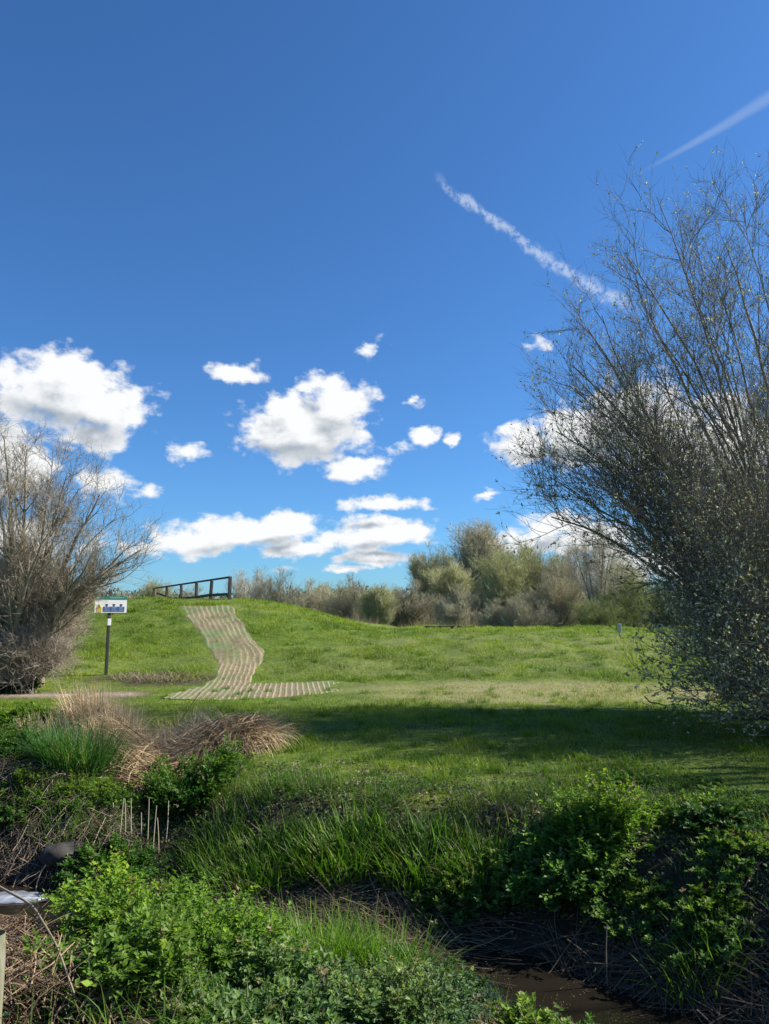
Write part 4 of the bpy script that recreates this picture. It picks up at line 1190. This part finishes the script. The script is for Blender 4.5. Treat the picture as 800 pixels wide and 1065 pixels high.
# ------------------------------------------------------------------ rail fence on the mound
def fence():
    A = np.array([-6.25, 30.0]); B = np.array([-13.0, 41.9])
    z0 = float(H(*A)); root = empty('rail_fence', (A[0], A[1], z0))
    tag(root, 'dark weathered post and rail fence on top of the mound above the path', 'fence')
    d = (B - A); L = np.linalg.norm(d); u = d / L; ang = math.atan2(u[1], u[0])
    rot = np.array([[math.cos(ang), -math.sin(ang), 0], [math.sin(ang), math.cos(ang), 0], [0, 0, 1]])
    ztop = at(238, 601, A[1])[2]; ztopB = at(161, 612.5, B[1])[2]
    ts = [0, .19, .36, .56, .78, 1.0]
    for i, t in enumerate(ts):
        p = A + d * t; zt = ztop + (ztopB - ztop) * t + (.05 if i == 0 else -.02); zb = float(H(*p)) - .1
        g = Geo(); c = np.array([0, 0, 0.]); h = zt - zb
        lean = .16 if i == 1 else (.03 * (-1) ** i)
        lr = np.array([[1, 0, -lean], [0, 1, 0], [0, 0, 1]])
        box(g, (0, 0, 0), (.105, .12, h), rot @ lr)
        o = g.build('post', M_WOOD_DARK, root); o.location = (p[0] - A[0], p[1] - A[1], (zt + zb) / 2 - z0)
    for nm, off, th, tk in (('top_rail', -.02, .11, .07), ('lower_rail', -.66, .11, .05)):
        g = Geo()
        for j in range(5):
            a, b = ts[j], ts[j + 1]; pa = A + d * a; pb = A + d * b
            za = ztop + (ztopB - ztop) * a + off; zb_ = ztop + (ztopB - ztop) * b + off
            if nm == 'lower_rail': za += .03 * math.sin(j * 2.1); zb_ += .03 * math.sin(j * 2.1 + 2)
            v = np.array([*(pb - pa), zb_ - za]); ln = np.linalg.norm(v); ux = v / ln
            uy = np.cross([0, 0, 1], ux); uy /= np.linalg.norm(uy); uz = np.cross(ux, uy)
            c = np.array([*(pa + pb) / 2, (za + zb_) / 2]) - np.array([A[0], A[1], z0])
            c = c + uy * (.105 if nm == 'lower_rail' else .0) + (np.array([0, 0, .05]) if nm == 'top_rail' else 0)
            box(g, c, (ln * (1.0 if nm == 'top_rail' else .995), tk if nm != 'top_rail' else .13, th if nm != 'top_rail' else .065), np.stack([ux, uy, uz], 1), bev=.2)
        g.build(nm, M_WOOD_DARK, root)
    # a fallen brace at the far left bays
    g = Geo(); pa = A + d * .56; pb = A + d * .98
    za = ztop - .85; zb_ = ztopB - .25
    v = np.array([*(pb - pa), zb_ - za]); ln = np.linalg.norm(v); ux = v / ln
    uy = np.cross([0, 0, 1], ux); uy /= np.linalg.norm(uy); uz = np.cross(ux, uy)
    box(g, np.array([*(pa + pb) / 2, (za + zb_) / 2]) - np.array([A[0], A[1], z0]) - uy * .12, (ln, .05, .10), np.stack([ux, uy, uz], 1))
    g.build('brace_rail', M_WOOD_DARK, root)


fence()


def sign():
    Y = 19.0; p = at(110.5, 700, Y); X = p[0]; z0 = float(H(X, Y)) - .05
    ztop = at(110, 613.5, Y)[2]
    root = empty('notice_sign', (X, Y, z0), R(30)); tag(root, 'white safety notice with green header on a dark post beside the bare thicket', 'sign')
    black = plain_mat('post_paint_dark', (.035, .035, .035), .5); white = plain_mat('sign_white', (.78, .78, .76), .45, .05)
    greenm = plain_mat('sign_green', (.02, .17, .12), .45, .1); yellow = plain_mat('sign_yellow', (.62, .44, .05), .45, .08); blue = plain_mat('sign_blue', (.05, .11, .30), .45, .1)
    navy = plain_mat('sign_icon', (.02, .03, .08), .5); grey = plain_mat('sign_grey', (.35, .38, .36), .5)
    h = ztop - z0
    g = Geo(); box(g, (0, 0, h / 2), (.075, .075, h), bev=.25); post = g.build('post', black, root)
    zb = at(110, 650.5, Y)[2] - z0; zt = at(110, 643.5, Y)[2] - z0
    g = Geo(); box(g, (.006, -.002, (zb + zt) / 2), (.088, .088, zt - zb), bev=.1); g.build('white_band', white, post)
    b0 = at(98, 637.3, Y)[2] - z0; b1 = at(98, 620, Y)[2] - z0
    w = (124.8 - 97.6) / FPX * Y / math.cos(R(30))
    cx = .02; cz = (b0 + b1) / 2; hh = b1 - b0
    g = Geo(); box(g, (cx, -.052, cz), (w, .02, hh), bev=.2); board = g.build('board', white, root)
    yf = -.0650
    g = Geo(); box(g, (cx, yf, b1 - .042), (w, .006, .084)); g.build('header', greenm, board)
    g = Geo()
    pm = plain_mat('sign_print', (.55, .66, .62), .5)
    box(g, (cx - w * .40, yf - .004, b1 - .042), (.035, .003, .035)); g.build('header_emblem', pm, board)
    g = Geo()
    for k in range(9): box(g, (cx - w * .02 + k * w * .049, yf - .004, b1 - .042), (.022, .003, .014))
    g.build('header_print', pm, board)
    # yellow warning triangle over a yellow panel
    g = Geo(); x0 = cx - w * .36
    box(g, (x0, yf, b0 + .075), (.115, .006, .11))
    tri = np.array([(x0 - .062, yf - .006, b0 + .125), (x0 + .062, yf - .006, b0 + .125), (x0, yf - .006, b0 + .235),
                    (x0 - .062, yf + .003, b0 + .125), (x0 + .062, yf + .003, b0 + .125), (x0, yf + .003, b0 + .235)])
    g.add(tri, t=[(0, 1, 2), (5, 4, 3)], q=[(0, 3, 4, 1), (1, 4, 5, 2), (2, 5, 3, 0)])
    g.build('warning_panel', yellow, board)
    g = Geo(); box(g, (x0, yf - .009, b0 + .165), (.02, .003, .045)); g.build('warning_mark', navy, board)
    for k in range(3):
        x = cx - w * .125 + k * w * .225
        g = Geo()
        box(g, (x, yf, b0 + .205), (.062, .006, .030)); box(g, (x, yf, b0 + .176), (.030, .006, .022))
        g.build('pictogram', navy, board)
        g = Geo(); box(g, (x, yf, b0 + .094), (w * .216, .006, .125)); pn = g.build('text_panel', blue, board)
        g = Geo()
        for q in range(3): box(g, (x + .004 * (-1) ** q, yf - .0045, b0 + .128 - q * .033), (w * .15 - .02 * (q % 2), .003, .010))
        o = g.build('print_lines', grey, board)


sign()


def marker():
    Y = 27.2; p = at(645, 659, Y); z0 = float(H(p[0], Y)) - .02; zt = at(645, 649.5, Y)[2]
    g = Geo(); h = max(zt - z0, .3)
    root = empty('marker_post', (p[0], Y, z0)); tag(root, 'short pale grey marker post on the crest of the flood bank', 'post')
    box(g, (0, 0, h / 2), (.10, .09, h), bev=.2); g.build('post_body', plain_mat('marker_grey', (.42, .43, .40), .7), root)
    g = Geo(); box(g, (0, -.0, h + .012), (.115, .105, .03), bev=.3); g.build('cap', plain_mat('marker_cap', (.55, .56, .54), .6), root)


marker()


def low_rail():
    """dark low timber rail lying behind the crest"""
    Y = 31.0
    for k, (xa, xb) in enumerate(((442, 473), (476, 494))):
        pa = at(xa, 657.6, Y); pb = at(xb, 657.4, Y)
        za = float(H(pa[0], Y)); zz = za
        root = empty('low_barrier', (pa[0], Y, zz))
        tag(root, ['long dark low timber rail lying along the crest of the flood bank', 'short dark low timber rail further right along the flood bank crest'][k], 'barrier', 'low timber rails on the bank crest')
        L = pb[0] - pa[0]
        g = Geo(); box(g, (L / 2, 0, .07), (L, .10, .045), bev=.2); g.build('rail', M_WOOD_DARK, root)
        for j in range(3 if k == 0 else 2):
            g = Geo(); box(g, (L * (.08 + .42 * j), .11, .03), (.10, .10, .16)); g.build('post', M_WOOD_DARK, root)


low_rail()


def side_post():
    p = at(-2, 1060, 3.1)
    z0 = float(H(p[0], 3.1)); zt = at(0, 985, 3.1)[2]
    h = zt - z0 + .25
    root = empty('mossy_post', (p[0] - .035, 3.1, z0 - .2)); tag(root, 'pale mossy wooden post at the lower left corner', 'post')
    rng = np.random.default_rng(3)
    P = np.stack([np.zeros(8), np.zeros(8), np.linspace(0, h, 8)], -1)[None]
    g = Geo(); tubes(g, P, np.array([[.045] * 6 + [.044, .038]]), 12); g.add([(0, 0, h)], t=[])
    g.build('post_body', bark_mat('mossy_wood', (.12, .13, .07), (.24, .22, .15), 30), root, smooth=True)


side_post()


# ------------------------------------------------------------------ sky with clouds (world)
def build_world():
    w = bpy.data.worlds.new('World'); SC.world = w; w.use_nodes = True
    nt = w.node_tree; nt.nodes.clear(); N = nt.nodes.new; LK = nt.links.new
    sky = N('ShaderNodeTexSky'); sky.sky_type = 'NISHITA'; sky.sun_disc = False
    sky.sun_elevation = SUN_EL; sky.sun_rotation = SUN_AZ
    sky.air_density = 1.0; sky.dust_density = .35; sky.ozone_density = 2.2; sky.altitude = 0

    def m(op, a, b=None, c=None, clamp=False):
        n = N('ShaderNodeMath'); n.operation = op; n.use_clamp = clamp
        for s, v in zip(n.inputs, (a, b, c)):
            if v is None: continue
            if hasattr(v, 'is_output'): LK(v, s)
            else: s.default_value = v
        return n.outputs[0]

    def vm(op, a, b=None, c=None, scale=None):
        n = N('ShaderNodeVectorMath'); n.operation = op
        for s, v in zip(n.inputs, (a, b, c)):
            if v is None: continue
            if hasattr(v, 'is_output'): LK(v, s)
            else: s.default_value = v
        if scale is not None: n.inputs['Scale'].default_value = scale
        return n.outputs['Value'] if op in ('LENGTH', 'DOT_PRODUCT') else n.outputs[0]

    def sm(v, a, b):
        n = N('ShaderNodeMapRange'); n.interpolation_type = 'SMOOTHSTEP'; LK(v, n.inputs[0])
        n.inputs[1].default_value = a; n.inputs[2].default_value = b
        return n.outputs[0]
    tc = N('ShaderNodeTexCoord'); sx = N('ShaderNodeSeparateXYZ'); LK(tc.outputs['Generated'], sx.inputs[0])
    az = m('MULTIPLY', m('ARCTAN2', sx.outputs[0], sx.outputs[1]), 180 / PI)
    el = m('MULTIPLY', m('ARCSINE', sx.outputs[2]), 180 / PI)
    cmb = N('ShaderNodeCombineXYZ'); LK(az, cmb.inputs[0]); LK(el, cmb.inputs[1]); P0 = cmb.outputs[0]

    def azel(px, py):
        d = ray(px, py); return math.degrees(math.atan2(d[0], d[1])), math.degrees(math.asin(d[2]))

    def noise(P, sc, det, rough=.55, off=(0, 0, 0), stretch=(1, 1.5, 1), col=False):
        mp = N('ShaderNodeMapping'); LK(P, mp.inputs[0]); mp.inputs['Location'].default_value = off; mp.inputs['Scale'].default_value = stretch
        n = N('ShaderNodeTexNoise'); n.noise_dimensions = '2D' if not col else '3D'; LK(mp.outputs[0], n.inputs['Vector'])
        n.inputs['Scale'].default_value = sc; n.inputs['Detail'].default_value = det; n.inputs['Roughness'].default_value = rough
        return n.outputs['Color' if col else 'Fac']
    CL = [(65, 412, 92, 40, 1), (112, 425, 46, 36, 1), (75, 388, 46, 24, 1), (112, 500, 34, 18, .8), (10, 480, 50, 40, .9), (100, 452, 34, 20, .8),
          (318, 448, 78, 40, 1), (350, 425, 46, 34, 1), (335, 402, 34, 16, .8), (290, 452, 48, 32, 1), (300, 425, 36, 22, 1), (368, 488, 42, 14, 1), (248, 389, 34, 12, .8), (190, 468, 26, 11, .75),
          (388, 362, 13, 13, .55), (430, 417, 15, 8, .75), (441, 452, 17, 13, .85), (420, 466, 16, 8, .4), (472, 457, 10, 9, .7), (400, 523, 52, 11, .95),
          (255, 553, 82, 22, 1), (205, 563, 62, 18, .9), (300, 545, 50, 18, 1), (402, 553, 58, 22, 1), (365, 560, 50, 16, .9), (390, 579, 60, 11, .9), (310, 572, 48, 12, .9), (360, 593, 26, 5, .7), (290, 592, 16, 4, .5),
          (548, 460, 40, 26, 1), (600, 455, 60, 40, 1), (660, 440, 70, 50, 1), (740, 470, 90, 60, 1), (580, 548, 46, 18, 1), (545, 566, 46, 16, .9), (615, 562, 56, 22, 1), (680, 585, 70, 20, 1), (507, 515, 15, 6, .65),
          (560, 352, 12, 10, .35), (152, 511, 18, 8, .5), (150, 570, 40, 10, .6), (860, 520, 80, 60, 1), (-60, 430, 60, 60, 1), (-40, 560, 120, 22, 1), (920, 590, 120, 20, 1), (470, 590, 20, 4, .4)]
    # the rest of the sky too, so that the place is complete from any side
    rng = np.random.default_rng(8)
    extra = [(a, rng.uniform(8, 30), rng.uniform(4, 9), rng.uniform(1.5, 4), 1) for a in list(range(45, 180, 22)) + list(range(-175, -45, 22))]
    g = bpy.data.node_groups.new('cloud_field', 'ShaderNodeTree')
    g.interface.new_socket('P', in_out='INPUT', socket_type='NodeSocketVector')
    g.interface.new_socket('F', in_out='OUTPUT', socket_type='NodeSocketFloat')
    g.interface.new_socket('G', in_out='OUTPUT', socket_type='NodeSocketFloat')
    nt_outer, N_o, LK_o = nt, N, LK
    nt = g; N = g.nodes.new; LK = g.links.new
    gi = N('NodeGroupInput'); go = N('NodeGroupOutput'); P = gi.outputs[0]
    wn = noise(P, .22, 3, .5, col=True); wv = vm('MULTIPLY', vm('SUBTRACT', wn, (.5, .5, .5)), (1.7, 1.1, 0))
    wn2 = noise(P, .9, 4, .6, off=(5, 3, 1), col=True); wv2 = vm('MULTIPLY', vm('SUBTRACT', wn2, (.5, .5, .5)), (1.3, .9, 0))
    Pw = vm('ADD', vm('ADD', P, wv), wv2)
    F = None
    items = [(*azel(x, y), rx / FPX * 57.3 * 1.0, ry / FPX * 57.3, s) for x, y, rx, ry, s in CL] + extra
    for (a, e, rx, ry, s) in items:
        q = vm('MULTIPLY_ADD', Pw, (1 / rx, 1 / ry, 0), (-a / rx, -e / ry, 0))
        f = m('MULTIPLY_ADD', vm('LENGTH', q), -s * 1.0, s)
        F = f if F is None else m('SMOOTH_MAX', F, f, .12)
    fine = noise(P, .45, 9, .56, off=(2, 7, 0)); f2 = noise(P, .16, 2, .5, off=(11, 2, 0))
    LK(F, go.inputs[1])
    F = m('ADD', F, m('MULTIPLY', m('SUBTRACT', fine, .5), 1.45))
    LK(F, go.inputs[0])
    nt, N, LK = nt_outer, N_o, LK_o

    def field(Pv):
        n = N('ShaderNodeGroup'); n.node_tree = g; LK(Pv, n.inputs[0]); return n.outputs[0], n.outputs[1]
    F0, G0 = field(P0); Fs, Gs = field(vm('ADD', P0, (.9, 1.7, 0)))
    dens = sm(F0, -.02, .46); shade = m('SUBTRACT', F0, Fs)
    lit = sm(shade, -.55, .40); core = sm(G0, .10, .60)
    under = m('MULTIPLY', sm(m('SUBTRACT', Gs, G0), -.22, .30), core)
    bright = m('SUBTRACT', m('SUBTRACT', 1.0, m('MULTIPLY', under, .72)), m('MULTIPLY', m('SUBTRACT', 1., lit), .26), clamp=True)
    # two thin pale bands: a broken contrail and a faint straight streak
    def streak(p0, p1, w0, w1, amp, seed, breakup):
        a0 = np.array(azel(*p0)); a1 = np.array(azel(*p1)); d = a1 - a0; L = np.linalg.norm(d); d /= L
        nz = noise(P0, .6, 6, .6, off=(seed, 0, 0), stretch=(1, 1, 1), col=True)
        Pw = vm('ADD', P0, vm('MULTIPLY', vm('SUBTRACT', nz, (.5, .5, .5)), (breakup, breakup, 0)))
        rel = vm('SUBTRACT', Pw, (a0[0], a0[1], 0))
        s = m('DIVIDE', vm('DOT_PRODUCT', rel, (d[0], d[1], 0)), L)
        t = m('ABSOLUTE', vm('DOT_PRODUCT', rel, (-d[1], d[0], 0)))
        wd = m('MULTIPLY_ADD', s, w1 - w0, w0)
        band = m('SUBTRACT', 1., m('DIVIDE', t, wd), clamp=True)
        ends = m('MULTIPLY', sm(s, -.10, .30 if breakup < 1 else .10), m('SUBTRACT', 1., sm(s, .98, 1.15)))
        n2 = noise(P0, 1.5, 6, .65, off=(seed + 3, 1, 0), stretch=(1, 1, 1))
        br = sm(n2, .30, .62) if breakup > .5 else 1.0
        return m('MULTIPLY', m('MULTIPLY', m('MULTIPLY', sm(band, 0, .9), ends), br), amp)
    t1 = streak((462, 192), (640, 312), .42, .80, .52, 4, 1.5)
    t2 = streak((672, 176), (860, 62), .18, .75, .17, 9, .12)
    ccol = N('ShaderNodeCombineXYZ')
    mixc = N('ShaderNodeMix'); mixc.data_type = 'RGBA'; LK(bright, mixc.inputs[0])
    mixc.inputs[6].default_value = (2.3, 2.7, 3.15, 1); mixc.inputs[7].default_value = (6.1, 6.2, 6.3, 1)
    tint = N('ShaderNodeMix'); tint.data_type = 'RGBA'; tint.blend_type = 'MULTIPLY'; tint.inputs[0].default_value = 1
    LK(sky.outputs[0], tint.inputs[6]); tint.inputs[7].default_value = (.345, .645, .97, 1)
    mx = N('ShaderNodeMix'); mx.data_type = 'RGBA'; LK(dens, mx.inputs[0]); LK(tint.outputs[2], mx.inputs[6]); LK(mixc.outputs[2], mx.inputs[7])
    mx2 = N('ShaderNodeMix'); mx2.data_type = 'RGBA'; LK(m('MAXIMUM', t1, t2), mx2.inputs[0]); LK(mx.outputs[2], mx2.inputs[6]); mx2.inputs[7].default_value = (4.6, 5.2, 6.0, 1)
    bg = N('ShaderNodeBackground'); LK(mx2.outputs[2], bg.inputs[0]); bg.inputs[1].default_value = .082
    out = N('ShaderNodeOutputWorld'); LK(bg.outputs[0], out.inputs[0])
    w.cycles.sampling_method = 'MANUAL'; w.cycles.sample_map_resolution = 512


build_world()

sun = bpy.data.lights.new('sun', 'SUN'); sun.energy = 5.0; sun.angle = R(.6); sun.color = (1, .955, .88)
so = bpy.data.objects.new('sun', sun); link(so)
from mathutils import Vector
sd = Vector((math.sin(SUN_AZ) * math.cos(SUN_EL), math.cos(SUN_AZ) * math.cos(SUN_EL), math.sin(SUN_EL)))
so.rotation_euler = sd.to_track_quat('Z', 'Y').to_euler()

cam = bpy.data.cameras.new('camera'); co = bpy.data.objects.new('camera', cam); link(co)
cam.sensor_fit = 'VERTICAL'; cam.sensor_height = 36; cam.lens = 36 * FPX / 1065
cam.clip_start = .05; cam.clip_end = 3000
co.location = (0, 0, CAM_Z); co.rotation_euler = (PI / 2 + PITCH, 0, 0)
SC.camera = co
SC.view_settings.view_transform = 'Standard'; SC.view_settings.look = 'None'
SC.view_settings.exposure = .97; SC.view_settings.gamma = 1
SC.render.engine = 'CYCLES'
SC.cycles.use_denoising = True
SC.cycles.max_bounces = 6; SC.cycles.diffuse_bounces = 3; SC.cycles.transmission_bounces = 3
